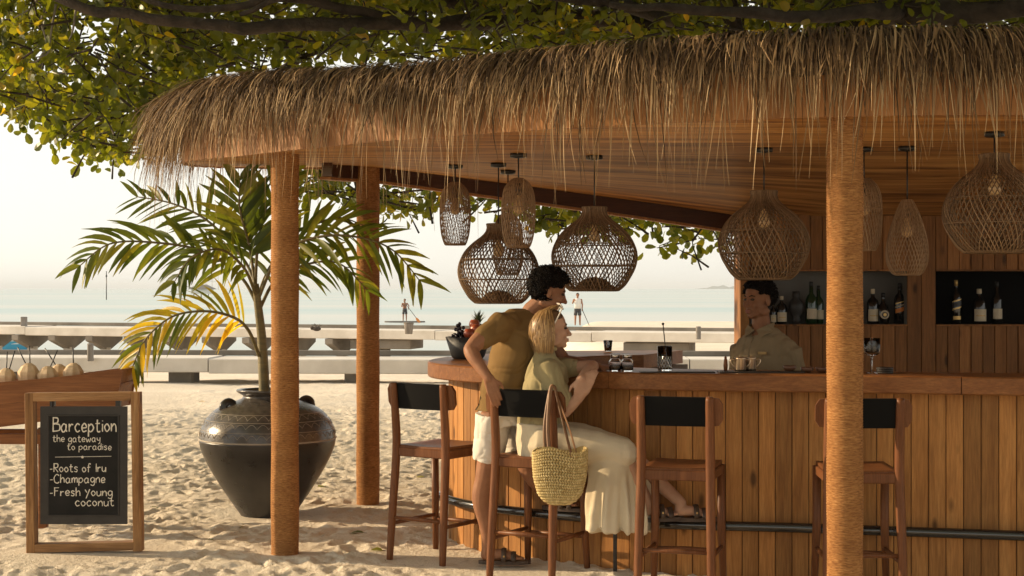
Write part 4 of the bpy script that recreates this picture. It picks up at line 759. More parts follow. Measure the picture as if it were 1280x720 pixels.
# ================================================================== bar stools
def make_stool():
    t = thing('bar_stool', (0, 0, 0), 'x', 'stool', 'wooden bar stools along the counter'); m = M['teak']; wB, wF, dB, dF, sz, tz_ = .185, .185, -.20, .20, .70, 1.09
    for s_ in (-1, 1):
        mb = MB(); mb.tube(catmull([(s_ * (wB + .014), dB - .052, 0), (s_ * (wB + .007), dB - .026, .35), (s_ * wB, dB, .70), (s_ * wB, dB - .016, .95), (s_ * wB, dB - .028, tz_)], 5), 1.17 * np.array([.016, .018, .019, .02, .0205, .021, .0215, .022, .022, .022, .022, .022, .022, .0215, .021, .0205, .02, .02, .0195, .019, .017]), 12); mk('leg', mb, m, t)
        mb = MB(); mb.tube([(s_ * (wF + .012), dF + .02, 0), (s_ * wF, dF, .35), (s_ * wF, dF - .005, sz - .01)], [.018, .0235, .0235], 12); mk('leg', mb, m, t)
        mb = MB(); mb.bar((s_ * wB, dB + .02, sz - .035), (s_ * wF, dF - .02, sz - .035), .026, .05, .006); mk('side_rail', mb, m, t, False)
        mb = MB(); mb.tube([(s_ * wB, dB - .02, .235), (s_ * wB, 0, .236), (s_ * wF, dF - .012, .235)], [.011, .0145, .011], 8); mk('stretcher', mb, m, t)
    for y, z_ in ((dB - .032, .27), (dF + .005, .21)): mb = MB(); mb.tube([(-wB + .014, y, z_), (0, y, z_ + .002), (wB - .014, y, z_)], [.011, .0145, .011], 8); mk('stretcher', mb, m, t)
    for y in (dB + .004, dF - .004): mb = MB(); mb.bar((-wB + .017, y, sz - .03), (wB - .017, y, sz - .03), .026, .056, .006); mk('seat_rail', mb, m, t, False)
    mb = MB(); n = 12; v = []
    for side in (0, -.022):
        for i in range(n + 1):
            for j in range(n + 1):
                x = lerp(-.185, .185, i / n); y = lerp(-.20, .235, j / n); v.append((x, y, sz + .012 - .018 * math.cos(x / .2 * 1.5) * math.cos((y - .02) / .22 * 1.35) + side))
    f = []; N = (n + 1) ** 2
    for i in range(n):
        for j in range(n): a = i * (n + 1) + j; f += [(a, a + n + 1, a + n + 2, a + 1), (N + a, N + a + 1, N + a + n + 2, N + a + n + 1)]
    for i in range(n):
        a, b = i * (n + 1), (i + 1) * (n + 1); f += [(a, N + a, N + b, b), (a + n, b + n, N + b + n, N + a + n), (i, i + 1, N + i + 1, N + i), (n * (n + 1) + i, N + n * (n + 1) + i, N + n * (n + 1) + i + 1, n * (n + 1) + i + 1)]
    mb.add(v, f); mk('seat', mb, m, t)
    def curved(x0, x1, h, th, zc, rr, n=14):
        mb = MB(); v = []
        for k in range(n + 1):
            x = lerp(x0, x1, k / n); e = min(x - x0, x1 - x) if rr else 9; cut = rr - math.sqrt(max(0, rr * rr - max(0, rr - e) ** 2)) if rr else 0
            y = dB + .012 - .035 * (1 - (x / .26) ** 2) * .6
            for yy in (-th / 2, th / 2):
                for zz in (-h / 2 + cut, h / 2 - cut): v.append((x, y + yy + (zz) * -.12, zc + zz))
        f = []
        for k in range(n): a = k * 4; f += [(a, a + 4, a + 5, a + 1), (a + 2, a + 3, a + 7, a + 6), (a + 1, a + 5, a + 7, a + 3), (a, a + 2, a + 6, a + 4)]
        f += [(0, 1, 3, 2), (n * 4, n * 4 + 2, n * 4 + 3, n * 4 + 1)]; mb.add(v, f); return mb
    br_ = mk('backrest', curved(-.25, .25, .15, .022, 1.01, .035, 24), m, t, False); mk('leather_cover', curved(-.165, .165, .156, .034, 1.01, 0), M['leather'], br_, False)
    return t
st0 = make_stool()
spots = [(-.44, 9.34, -33.5, 'empty bar stool farthest left, on the sunlit sand'), (.165, 8.81, -28, 'bar stool the woman in the long skirt sits on'), (.925, 8.27, -16, 'empty bar stool between the seated woman and the rope post'), (1.85, 8.15, -3, 'bar stool partly hidden behind the rope wrapped post on the right')]
for k, (x, y, a, lab) in enumerate(spots):
    o = st0 if k == 0 else copy_tree(st0); o.location = (x, y, -.015); o.rotation_euler = (0, 0, R(a)); o['label'] = lab

# ================================================================== woven pendant lamps
ONION = catmull([(.077, 0), (.074, -.035), (.10, -.075), (.165, -.125), (.222, -.185), (.258, -.26), (.266, -.32), (.252, -.385), (.218, -.45), (.19, -.492), (.155, -.522)], 4)
LONG = catmull([(.03, 0), (.055, -.02), (.085, -.06), (.101, -.14), (.103, -.24), (.095, -.34), (.08, -.40), (.068, -.425)], 4)
DROP = catmull([(.028, 0), (.045, -.03), (.075, -.10), (.105, -.2), (.12, -.30), (.115, -.37), (.09, -.425), (.07, -.44)], 4)
def weave(prof, n, turn, r_, mb, rs, z0=0., z1=1.):
    s_ = np.r_[0, np.cumsum(np.linalg.norm(np.diff(prof, axis=0), axis=1))]; s_ /= s_[-1]; u = np.linspace(z0, z1, 26); rr = np.interp(u, s_, prof[:, 0]); zz = np.interp(u, s_, prof[:, 1])
    for dr in (-1, 1):
        for k in range(n):
            a = 2 * math.pi * (k + .5 * (dr > 0)) / n + rs.normal(0, .012) + dr * turn * (u - z0); rad = rr + dr * r_ * .7
            mb.tube(np.stack([rad * np.cos(a), rad * np.sin(a), zz], 1), r_, 4, False, float(np.clip(rs.normal(.5, .22), .02, 1)))
def ring(mb, prof, u, r_, ti):
    s_ = np.r_[0, np.cumsum(np.linalg.norm(np.diff(prof, axis=0), axis=1))]; s_ /= s_[-1]; rr, zz = np.interp(u, s_, prof[:, 0]), np.interp(u, s_, prof[:, 1])
    mb.tube([(rr * math.cos(a), rr * math.sin(a), zz) for a in np.linspace(0, 2 * math.pi, 40, endpoint=False)], r_, 5, False, ti, closed=True)
def make_shade(kind):
    rs = np.random.RandomState(4); mb = MB()
    if kind == 'onion':
        weave(ONION, 56, 1.15, .0033, mb, rs); weave(ONION, 60, .25, .0026, mb, rs, 0, .22)
        for u in (0, .03, .06, .09, .48, .70, .985, 1.): ring(mb, ONION, u, .0042, .3)
        for k in range(64):              # turned-in bottom and dense centre boss
            for dr in (-1, 1):
                a0 = 2 * math.pi * k / 64; q = [(.155, -.522, 0), (.135, -.525, .1), (.115, -.50, .2), (.07, -.455, .4), (.0, -.44, .6)]; mb.tube([(r_ * math.cos(a0 + dr * t), r_ * math.sin(a0 + dr * t), z_) for r_, z_, t in q], 0.0042, 4, False, float(np.clip(rs.normal(.25, .15), .02, 1)))
    elif kind == 'long':
        weave(LONG, 34, 1.0, .0021, mb, rs); weave(LONG, 44, .8, .0017, mb, rs, 0, .5)
        for u in (0, .04, .45, .98, 1.): ring(mb, LONG, u, .003, .3)
    else:
        weave(DROP, 40, 1.3, .0022, mb, rs); weave(DROP, 30, -.6, .0018, mb, rs, 0, .45)
        for u in (0, .04, .98, 1.): ring(mb, DROP, u, .003, .3)
    return mb
shade_me = {k: mesh_of('shade', make_shade(k), True, V(0, 0, 0)) for k in ('onion', 'long', 'drop')}
for k, q in shade_me.items(): q.materials.append(M['rattan'] if k == 'onion' else M['rattan_pale'])
lamps = [('long', 569, 206, 228, 'slim pale woven pendant lamp hanging farthest left'), ('onion', 623, 204, 280, 'big round dark woven pendant lamp directly left of the standing man'), ('long', 648, 192, 223, 'slim pale woven pendant lamp with the higher black ceiling mount, above the round lamp'), ('long', 635, 213, 267, 'slim woven pendant lamp seen overlapping the left round lamp'),
         ('onion', 743, 194.5, 259, 'big round woven pendant lamp directly above and right of the standing man'), ('onion', 955, 185, 239, 'big round woven pendant lamp above the bartender'), ('drop', 1134, 183, 250, 'small pear shaped woven pendant lamp right of the front post'), ('long', 1080, 184, 223, 'slim woven pendant lamp mostly hidden behind the front post'), ('onion', 1243, 165, 193, 'big round woven pendant lamp at the right picture edge')]
for kind, px, yc, yt, lab in lamps:
    d = 9.
    for _ in range(30): d = (float(ceil_z((px - 640) * d / F, d)) - H) * F / (360 - yc)
    x = (px - 640) * d / F; zc = float(ceil_z(x, d)); zt_ = H + (360 - yt) * d / F; t = thing('pendant_lamp', (x, d, zc), lab, 'lamp', 'woven pendant lamps'); O = V(x, d, zc)
    mb = MB(); mb.lathe([(.052, -.004), (.052, -.028), (.012, -.034)], 20, (x, d, zc + .004)); mk('ceiling_mount', mb, M['black_metal'], t)
    mb = MB(); mb.tube([(x, d, zc - .02), (x, d, zt_ - .06)], .0045, 6); mk('cord', mb, M['black_metal'], t)
    o = put('shade', shade_me[kind], None, t, V(x, d, zt_)); o.rotation_euler = (0, 0, px * .37)
    mb = MB(); mb.lathe([(.02, -.03), (.02, -.1), (.012, -.105)], 12, (x, d, zt_)); mk('socket', mb, M['black_metal'], t)
    mb = MB(); mb.lathe(catmull([(.012, -.10), (.02, -.13), (.034, -.17), (.03, -.205), (.004, -.22)], 4), 14, (x, d, zt_)); mk('bulb', mb, M['bulb_glass'], t)
# ================================================================== bottles in the niches
NY = WY + .13
def bottle(px, ytop, wpx, style, lab, dy=0., glassm='bottle_dark'):
    y = NY + dy; x = (px - 640) * y / F; z0 = ZB + .001; h = (H - (ytop - 360) * y / F) - z0; r_ = wpx / 2 * y / F; c = V(x, y, z0); t = thing('bottle', c, lab, 'bottle', 'bottles in the wall niches')
    if style == 'decanter': prof = [(r_ * .55, 0), (r_ * .6, h * .16), (r_ * .45, h * .2), (r_ * .85, h * .34), (r_, h * .52), (r_ * .8, h * .7), (r_ * .42, h * .8), (r_ * .5, h * .86), (r_ * .5, h)]
    elif style == 'wine': prof = [(r_ * .9, 0), (r_, h * .03), (r_, h * .56), (r_ * .8, h * .64), (r_ * .38, h * .72), (r_ * .34, h * .98), (r_ * .3, h)]
    elif style == 'round': prof = [(r_ * .8, 0), (r_, h * .1), (r_ * 1.02, h * .4), (r_ * .8, h * .58), (r_ * .35, h * .68), (r_ * .3, h * .85), (r_ * .3, h * .86)]
    else: prof = [(r_ * .92, 0), (r_, h * .03), (r_, h * .6), (r_ * .82, h * .68), (r_ * .34, h * .76), (r_ * .3, h * .86), (r_ * .3, h * .87)]
    mb = MB(); mb.lathe(prof, 18 if style != 'square' else 8, c); mk('glass', mb, M[glassm], t, style != 'square' or True)
    if style != 'decanter':
        mb = MB(); mb.lathe([(r_ * .36, h * .86), (r_ * .36, h * .995), (r_ * .3, h)], 12, c); mk('cap', mb, M['gold_label'] if style in ('square', 'whisky') else M['paper_cream'] if style == 'round2' else M['black_metal'], t)
    def lbl(z0_, z1_, half, mt, slant=0., nm='label'):
        mb = MB(); n = 10; v = []
        for k in range(n + 1):
            a = -math.pi / 2 + lerp(-half, half, k / n)
            for zz in (z0_, z1_): v.append(c + V((r_ + .0018) * math.cos(a), (r_ + .0018) * math.sin(a), h * zz + slant * (k / n - .5) * h))
        mb.add(v, [(2 * k, 2 * k + 2, 2 * k + 3, 2 * k + 1) for k in range(n)]); mk(nm, mb, M[mt], t, True)
    if style == 'square': lbl(.10, .18, .8, 'gold_label'); lbl(.34, .38, 1., 'gold_label', .07); lbl(.40, .50, 1., 'label_dark', .07); lbl(.52, .55, 1., 'gold_label', .07)
    elif style == 'square_orange': lbl(.30, .40, 1., 'label_orange', .08); lbl(.44, .47, 1., 'paper_cream', .08); lbl(.52, .55, 1., 'gold_label', .08)
    elif style in ('whisky', 'round2'): lbl(.08, .42, 1., 'paper_cream'); lbl(.22, .25, .7, 'gold_label')
    elif style == 'round':
        mb = MB(); M2 = Matrix.Rotation(R(90), 3, 'X'); mb.lathe([(.0, .0), (r_ * .72, .0), (r_ * .72, .006), (0, .006)], 20, c + V(0, -r_ * .99, h * .3), caps=False, M=M2); mk('label', mb, M['paper_cream'], t, False)
        mb = MB(); mb.lathe([(.0, .0), (r_ * .48, .0), (r_ * .48, .004), (0, .004)], 20, c + V(0, -r_ * .99 - .006, h * .3), caps=False, M=M2); mk('label', mb, M['label_dark'], t, False); mb = MB(); mb.lathe([(.0, .0), (r_ * .3, .0), (r_ * .3, .003), (0, .003)], 20, c + V(0, -r_ * .99 - .01, h * .3), caps=False, M=M2); mk('label', mb, M['gold_label'], t, False)
    elif style == 'wine': lbl(.12, .36, 1., 'paper_cream')
bottle(966.5, 378, 8, 'whisky', 'smallest bottle in the grey niche, half behind the bartender'); bottle(977, 370, 13, 'round2', 'dark bottle with pale diamond label right of the bartender')
bottle(995, 364, 19, 'decanter', 'round bellied matte black decanter in the grey niche', 0, 'ceramic_black'); bottle(1014, 352, 14, 'wine', 'tall green wine bottle with a cream label left of the post', 0, 'bottle_green'); bottle(1023, 357, 13, 'wine', 'dark green wine bottle tucked behind the labelled one', .06, 'bottle_green')
bottle(1091, 361, 15, 'round2', 'bottle with cream label and pale cap just right of the post'); bottle(1104, 366, 15, 'round', 'squat dark bottle with an oval white label', -.02); bottle(1124.5, 354, 14, 'square_orange', 'tall square bottle with slanted orange label in the grey niche')
bottle(1195, 350, 13, 'square', 'tall square bottle with slanted gold label in the black niche'); bottle(1224, 361, 17, 'round2', 'broad bottle with large cream label in the middle of the black niche'); bottle(1246, 352, 13, 'wine', 'slender dark bottle with brownish label at the right of the black niche')

# ================================================================== things on the counter
def on_bar(px, d): return V((px - 640) * d / F, d, TOP + .001)
def jarg(px, d, lab):
    c = on_bar(px, d); t = thing('glass_jar', c, lab, 'jar', 'glass jars on the bar'); mb = MB(); mb.lathe([(.033, 0), (.036, .006), (.036, .06), (.026, .072), (.026, .085), (.023, .085), (.023, .072), (.032, .06), (.032, .008), (.0, .008)], 24, c, caps=False); mb.lathe([(.033, 0), (.0, 0)], 24, c, caps=False); mk('glass', mb, M['clear_glass'], t)
    mb = MB(); mb.lathe([(.0, .009), (.031, .009), (.031, .034), (0, .034)], 20, c, caps=False); mk('contents', mb, M['soil'], t); mb = MB(); mb.lathe([(.029, .080), (.029, .097), (.026, .099)], 24, c); mk('lid', mb, M['chrome'], t)
jarg(769, 8.83, 'left one of two clip jars by the man\'s fist'); jarg(784, 8.80, 'right one of two clip jars, nearest the mixing glass')
c = on_bar(776, 8.80); c = c - V(0, .0, .0); mb = MB(); mb.bar(on_bar(742, 8.70) + V(0, 0, .006), on_bar(806, 8.72) + V(0, 0, .006), .14, .010, .002)
# mixing glass with bar spoon
c = on_bar(831, 8.80); t = thing('mixing_glass', c, 'cut mixing glass standing on the counter with a spoon in it', 'glass'); mb = MB(); mb.lathe([(.0, 0), (.040, 0), (.043, .004), (.043, .148), (.0405, .148), (.0405, .014), (0, .014)], 28, c, caps=False); mk('glass', mb, M['clear_glass'], t)
mb = MB()
for k in range(16):
    for dr in (-1, 1): mb.tube([c + V(.0436 * math.cos(a), .0436 * math.sin(a), z_) for a, z_ in zip(np.linspace(k / 16 * 2 * math.pi, k / 16 * 2 * math.pi + dr * .9, 6), np.linspace(.02, .09, 6))], .0012, 4, False)
mk('cut_pattern', mb, M['chrome'], t)
mb = MB(); mb.lathe([(.0, .0), (.039, 0), (.039, .028), (0, .028)], 20, c + V(0, 0, .0145), caps=False); mk('drink', mb, M['amber'], t)
t = thing('bar_spoon', c + V(0, 0, .05), 'twisted bar spoon with a ball end rising from the mixing glass', 'spoon'); mb = MB(); mb.tube([c + V(.012, 0, .05), c + V(-.01, 0, .272)], .003, 6); mk('stem', mb, M['black_metal'], t); mb = MB(); mb.ell(c + V(-.0105, 0, .276), (.008, .008, .008)); mk('ball_end', mb, M['black_metal'], t)
c = on_bar(760, 11.6); t = thing('tumbler', c, 'short dark drink glass on the far counter', 'glass'); mb = MB(); mb.lathe([(0, 0), (.026, 0), (.036, .085), (.034, .085), (.025, .006), (0, .006)], 20, c, caps=False); mk('glass', mb, M['clear_glass'], t); mb = MB(); mb.lathe([(0, .007), (.0248, .007), (.029, .045), (0, .045)], 20, c, caps=False); mk('drink', mb, M['bottle_dark'], t)
# slate mat, mug, bowls
def slab_item(name, px0, px1, d, dep, th, mt, lab, cat):
    a, b = on_bar(px0, d), on_bar(px1, d); t = thing(name, (a + b) / 2, lab, cat); mb = MB(); mb.bar(a + V(0, 0, th / 2), b + V(0, 0, th / 2), dep, th, .002); mk('mat', mb, M[mt], t, False); return t
slab_item('bar_mat', 800, 893, 8.82 - .12, .09, .006, 'tray_dark', 'thin dark bar mat lying in front of the mixing glass', 'mat'); slab_item('drip_mat', 898, 1004, 8.70, .13, .008, 'tray_dark', 'long dark drip mat under the mug before the bartender', 'mat')
def mug(px, d, lab):
    c = on_bar(px, d) + V(0, 0, .009); t = thing('metal_mug', c, lab, 'mug', 'metal mugs by the bartender'); mb = MB(); mb.lathe([(0, 0), (.03, 0), (.033, .01), (.031, .07), (.033, .078), (.030, .078), (.029, .01), (0, .01)], 24, c, caps=False); mk('cup', mb, M['pewter'], t)
    for s_ in (-1, 1): mb = MB(); mb.tube(catmull([c + V(s_ * .031, 0, .062), c + V(s_ * .052, 0, .066), c + V(s_ * .055, 0, .045), c + V(s_ * .033, 0, .022)], 5), .0045, 7); mk('handle', mb, M['pewter'], t)
mug(925.5, 8.70, 'metal mug with two handles standing in front of the bartender'); mug(938, 8.74, 'second metal mug half behind the first one')
for k, (px, lab) in enumerate(((987, 'leftmost small dark bowl at the bartender\'s elbow'), (1009, 'middle small dark bowl on the counter'), (1028, 'small dark bowl beside the front post'))):
    c = on_bar(px, 8.72); t = thing('small_bowl', c + V(0, 0, .009 * (px < 1004)), lab, 'bowl', 'small dark bowls on the counter'); c = ORG[t.name]; mb = MB(); mb.lathe([(0, 0), (.022, 0), (.036, .014), (.039, .03), (.036, .03), (.032, .015), (0, .006)], 24, c, caps=False); mk('bowl', mb, M['copper_bowl'], t); mb = MB(); mb.lathe([(0, .02), (.033, .02)], 20, c, caps=False); mk('filling', mb, M['soil'], t)
c = on_bar(907, 8.73) + V(0, 0, .009); t = thing('wooden_muddler', c, 'stubby wooden muddler leaning at the left of the mugs', 'muddler'); mb = MB(); mb.lathe([(.010, 0), (.013, .03), (.010, .06), (.006, .075)], 12, c); mk('shaft', mb, M['teak'], t); mb = MB(); mb.ell(c + V(0, 0, .076), (.008, .008, .006)); mk('knob', mb, M['teak'], t)
# coupe glass and coasters right of the post
c = on_bar(1090, 8.62); t = thing('wine_glass', c, 'stemmed cocktail glass with dark drink right of the post', 'glass'); mb = MB(); mb.lathe([(.0, .0), (.034, 0), (.034, .003), (.005, .008), (.0035, .02), (.0035, .085), (.01, .095), (.042, .112), (.046, .13), (.046, .20), (.044, .20), (.044, .13), (.04, .115), (0, .1)], 28, c, caps=False); mk('glass', mb, M['clear_glass'], t); mb = MB(); mb.lathe([(0, .118), (.038, .118), (.0435, .132), (.0435, .19), (0, .19)], 24, c, caps=False); mk('drink', mb, M['bottle_dark'], t)
for k in range(3):
    c = on_bar(1106, 8.62) + V(0, 0, .012 * k); t = thing('coaster', c, ['dark coaster at the bottom of the small pile', 'dark coaster in the middle of the small pile', 'dark coaster on top of the small pile by the cocktail glass'][k], 'coaster', 'coasters piled by the cocktail glass'); mb = MB(); mb.lathe([(.0, 0), (.046, 0), (.048, .004), (.048, .008), (.046, .011), (0, .011)], 20, c, caps=False); mk('disc', mb, M['tray_dark'], t)
# fruit bowl at the left end of the counter
c = V((585 - 640) * 10.4 / F, 10.4, TOP + .001); t = thing('fruit_bowl', c, 'black tapered bowl piled with fruit at the left counter end', 'bowl'); mb = MB(); mb.lathe([(0, 0), (.10, 0), (.115, .02), (.155, .15), (.148, .15), (.11, .03), (0, .02)], 32, c, caps=False); mk('bowl', mb, M['bowl_black'], t, True)
g = thing('grapes', c + V(-.04, -.02, .12), 'bunch of dark grapes piled at the left of the fruit bowl', 'grapes'); rg = np.random.RandomState(2)
for k in range(42): 
    a, q, h_ = rg.uniform(0, 6.28), rg.uniform(0, .075), rg.rand(); mb = MB(); mb.ell(c + V(-.055 + q * math.cos(a), -.02 + q * math.sin(a), .13 + (1 - (q / .08) ** 2) * .11 * h_), (.0125, .0125, .014), None, 8, 6); mk('grape', mb, M['grape'], g)
for dx, dy, dz, lab in ((.01, -.10, .14, 'red apple at the front of the fruit bowl'), (.055, -.08, .17, 'reddish apple resting above the front one'), (.09, -.02, .14, 'apple at the right side of the fruit bowl'), (.045, -.02, .20, 'topmost apple beside the pineapple')):
    q = c + V(dx, dy, dz); tt_ = thing('apple', q, lab, 'apple', 'apples in the fruit bowl'); mb = MB(); mb.lathe(catmull([(.004, .008), (.02, .0), (.036, .025), (.037, .045), (.022, .068), (.004, .06)], 3), 16, q); mk('fruit', mb, M['apple'], tt_); mb = MB(); mb.tube([q + V(0, 0, .058), q + V(.004, 0, .075)], .0018, 5); mk('stalk', mb, M['bark'], tt_)
q = c + V(.07, .05, .07); t = thing('pineapple', q, 'small pineapple with spiky green crown standing in the fruit bowl', 'pineapple'); mb = MB(); mb.lathe(catmull([(.03, 0), (.055, .04), (.058, .1), (.045, .15), (.015, .17)], 4), 20, q); mk('fruit', mb, M['pineapple_skin'], t)
for k in range(26):
    a = k * 2.4; e = lerp(.95, .15, k / 26); L_ = lerp(.07, .12, k / 26); d_ = nrm(V(math.cos(a) * e, math.sin(a) * e, 1)); pts = [q + V(0, 0, .16), q + V(0, 0, .16) + d_ * L_ * .6, q + V(0, 0, .155) + d_ * L_ + V(math.cos(a), math.sin(a), 0) * .012]; mb = MB(); mb.ribbon(pts, [.013, .011, .001], nrm(np.cross(d_, V(-math.sin(a) * 0 + .01, .0, 1)) + V(1e-3, 0, 0))); mk('crown_leaf', mb, M['pineapple_leaf'], t, False)

# ================================================================== people
def head_shapes(mb, c, yaw, pitch, roll=0., k=1.):
    Mx = np.array(Matrix.Rotation(yaw, 3, 'Z') @ Matrix.Rotation(pitch, 3, 'Y') @ Matrix.Rotation(roll, 3, 'X'))
    q = lambda x, y, z: np.asarray(c) + Mx @ (V(x, y, z) * k); E = lambda p, r_: mb.ell(q(*p), np.array(r_) * k, Mx, 18, 12)
    E((-.012, 0, .03), (.098, .077, .088)); E((.03, 0, -.03), (.056, .060, .085)); E((.034, 0, -.085), (.046, .046, .032)); E((.07, 0, -.103), (.018, .021, .016)); E((.074, 0, .024), (.018, .048, .012))
    mb.limb([q(.083, 0, .012), q(.098, 0, -.018), q(.110, 0, -.038)], [.008 * k, .010 * k, .0125 * k], 10)
    for s_ in (-1, 1): E((.095, s_ * .012, -.042), (.011, .010, .008)); E((.058, s_ * .036, -.028), (.028, .024, .028)); mb.ell(q(-.008, s_ * .080, -.012), np.array((.019, .009, .033)) * k, Mx, 12, 8); E((.0, s_ * .05, -.075), (.045, .016, .028))
    E((.087, 0, -.066), (.013, .024, .0065)); E((.085, 0, -.078), (.013, .021, .0075))
    return q, Mx
def face_bits(t, q, Mx, k, lipm='lip', brow='hair_dark'):
    for s_ in (-1, 1):
        mb = MB(); mb.ell(q(.078, s_ * .031, .001), np.array((.0125, .0145, .0075)) * k, Mx, 12, 8); mk('eye', mb, M['eye'], t)
        mb = MB(); mb.tube([q(.088, s_ * .014, .020), q(.085, s_ * .032, .026), q(.072, s_ * .050, .020)], [.0035 * k, .004 * k, .002 * k], 6); mk('eyebrow', mb, M[brow], t)
    mb = MB(); mb.ell(q(.0935, 0, -.0665), np.array((.0085, .021, .005)) * k, Mx); mb.ell(q(.0925, 0, -.0775), np.array((.0085, .018, .006)) * k, Mx); mk('lips', mb, M[lipm], t)
def hand(mb, W, D, N, curl, ts, k=1., spread=.019):
    D = nrm(D); N = nrm(N - D * (N @ D)); S_ = np.cross(D, N)
    for i in range(4):
        kn = W + D * (.088 - .006 * abs(i - 1.2)) * k + S_ * (i - 1.5) * spread * k; mb.limb([W + S_ * (i - 1.5) * .011 * k, kn], [.0165 * k, .0115 * k], 8); p = kn; a = 0
        for L_, r_, cu in zip(np.array([.55, .3, .24]) * [.075, .084, .078, .06][i], (.0088, .0082, .0072), (curl, curl * 1.15, curl * .8)): a += cu; e = p + (D * math.cos(a) + N * math.sin(a)) * L_ * 1.05 * k; mb.limb([p, e], [r_ * k, r_ * .93 * k], 8); p = e
    p0 = W + D * .02 * k + S_ * ts * .022 * k; p1 = p0 + (D * .62 + S_ * ts * .6 + N * .3) * .05 * k; p2 = p1 + (D * .85 + S_ * ts * .12 + N * .35) * .036 * k; mb.limb([p0, p1, p2], [.0145 * k, .0115 * k, .0085 * k], 8)
def sandal(t, heel, fwd, L_, mt='sandal_leather'):
    f = nrm(fwd); s_ = nrm(np.cross(V(0, 0, 1), f)); u = np.cross(f, s_); mb = MB(); n = 20; v = []
    for h in (0, -.022):
        for k in range(n): a = k / n * 2 * math.pi; x = .5 + .53 * math.cos(a); wdt = .043 * (1 + .12 * math.cos(a)); v.append(heel + f * x * L_ + s_ * wdt * math.sin(a) + u * h)
    mb.add(v, [(i, n + i, n + (i + 1) % n, (i + 1) % n) for i in range(n)] + [tuple(range(n)), tuple(range(2 * n - 1, n - 1, -1))]); sa_ = mk('sandal', mb, M[mt], t, False)
    for x, hgt in ((.5, .075), (.70, .055)):
        mb = MB(); q = [heel + f * (x * L_) + s_ * .047 * math.cos(a) + u * (hgt * math.sin(a) - .005) for a in np.linspace(0, math.pi, 9)]; mb.tube(q, .004, 6, True, 0., .017, up=f); mk('strap', mb, M[mt], sa_)
    mb = MB(); mb.box(heel + f * L_ * .5 - s_ * .05 + u * .03, (.010, .003, .010)); mk('buckle', mb, M['brass'], sa_, False)
def foot(mb, ankle, heel, fwd, L_, k=1.):
    f = nrm(fwd); s_ = nrm(np.cross(V(0, 0, 1), f)); mb.limb([ankle, heel + f * .03 + V(0, 0, .035)], [.036 * k, .032 * k], 10); mb.limb([heel + f * .04 + V(0, 0, .04), heel + f * L_ * .45 + V(0, 0, .04), heel + f * L_ * .74 + V(0, 0, .022)], [.034 * k, .033 * k, .024 * k], 10)
    for i in range(5): a = heel + f * L_ * (.70) + s_ * (i - 2) * .016 + V(0, 0, .02); mb.limb([a, a + f * L_ * (.23 - .03 * abs(i - 1 if f[0] >= 0 else 3 - i))], [.013, .009], 7)
def folds(seed, amp, sc, amp2=0., sc2=(30, 30, 30)):
    def f_(v):
        w_ = v + .05 * np.stack([vnoise(v * 6, seed + 5), vnoise(v * 6, seed + 6), vnoise(v * 6, seed + 7)], 1)
        n1 = vnoise(w_ * np.asarray(sc), seed); n2 = vnoise(w_ * np.asarray(sc) * 1.7 + 9, seed + 2); return amp * (.55 * n1 - 1.1 * (1 - np.abs(n1)) ** 5 - .7 * (1 - np.abs(n2)) ** 6) + (amp2 * vnoise(v * np.asarray(sc2), seed + 1) if amp2 else 0)
    return f_

# ---------------------------------------------------------------- standing man
man = thing('person', (-.10, 9.0, 0), 'man in olive t-shirt and white shorts standing with a hand on the stool back', 'person')
FW = nrm(V(.93, .36, 0)); RT = V(FW[1], -FW[0], 0)
mb = MB(); dM = 9.02
hc = P(687, 364, 9.0) + V(0, 0, 0)
hq, hM = head_shapes(mb, hc, math.atan2(.10, .99), R(16), 0, 1.0)
neck = P(664, 392, dM); mb.limb([neck - V(.02, 0, .05), neck + V(.01, 0, .02), hc + V(-.03, 0, -.05)], [.072, .060, .056])
shR = P(626, 406, 8.86); shL = P(668, 404, 9.24)
tor = [(P(632, 512, dM), .11, .15, FW), (P(635, 480, dM), .10, .13, FW), (P(645, 440, dM), .105, .15, FW), (P(648, 415, dM), .085, .145, FW), (P(656, 400, dM), .045, .06, FW)]
mb.loft(tor)
elR = P(588, 437, 8.74); wrR = P(611, 473, 8.63)
mb.limb(catmull([shR + V(.02, .03, -.02), lerp(shR, elR, .5) + V(-.015, -.01, .0), elR], 4), [.045, .048, .051, .053, .053, .051, .048, .045, .043], 12); mb.limb(catmull([elR, lerp(elR, wrR, .35) + V(-.005, -.008, -.004), wrR], 4), [.043, .044, .045, .043, .040, .036, .033, .030, .028], 12)
hand(mb, wrR, V(.32, -.02, -.9), V(.1, .95, -.2), .22, 1, 1.0)
elL = P(706, 452, 9.20); wrL = P(748, 459, 8.93); mb.limb([shL, lerp(shL, elL, .5), elL], [.05, .05, .043]); mb.limb([elL, lerp(elL, wrL, .4), wrL], [.042, .042, .028]); hand(mb, wrL + V(0, 0, .004), V(.95, -.25, -.1), V(.1, .1, -1), .85, -1, .98)
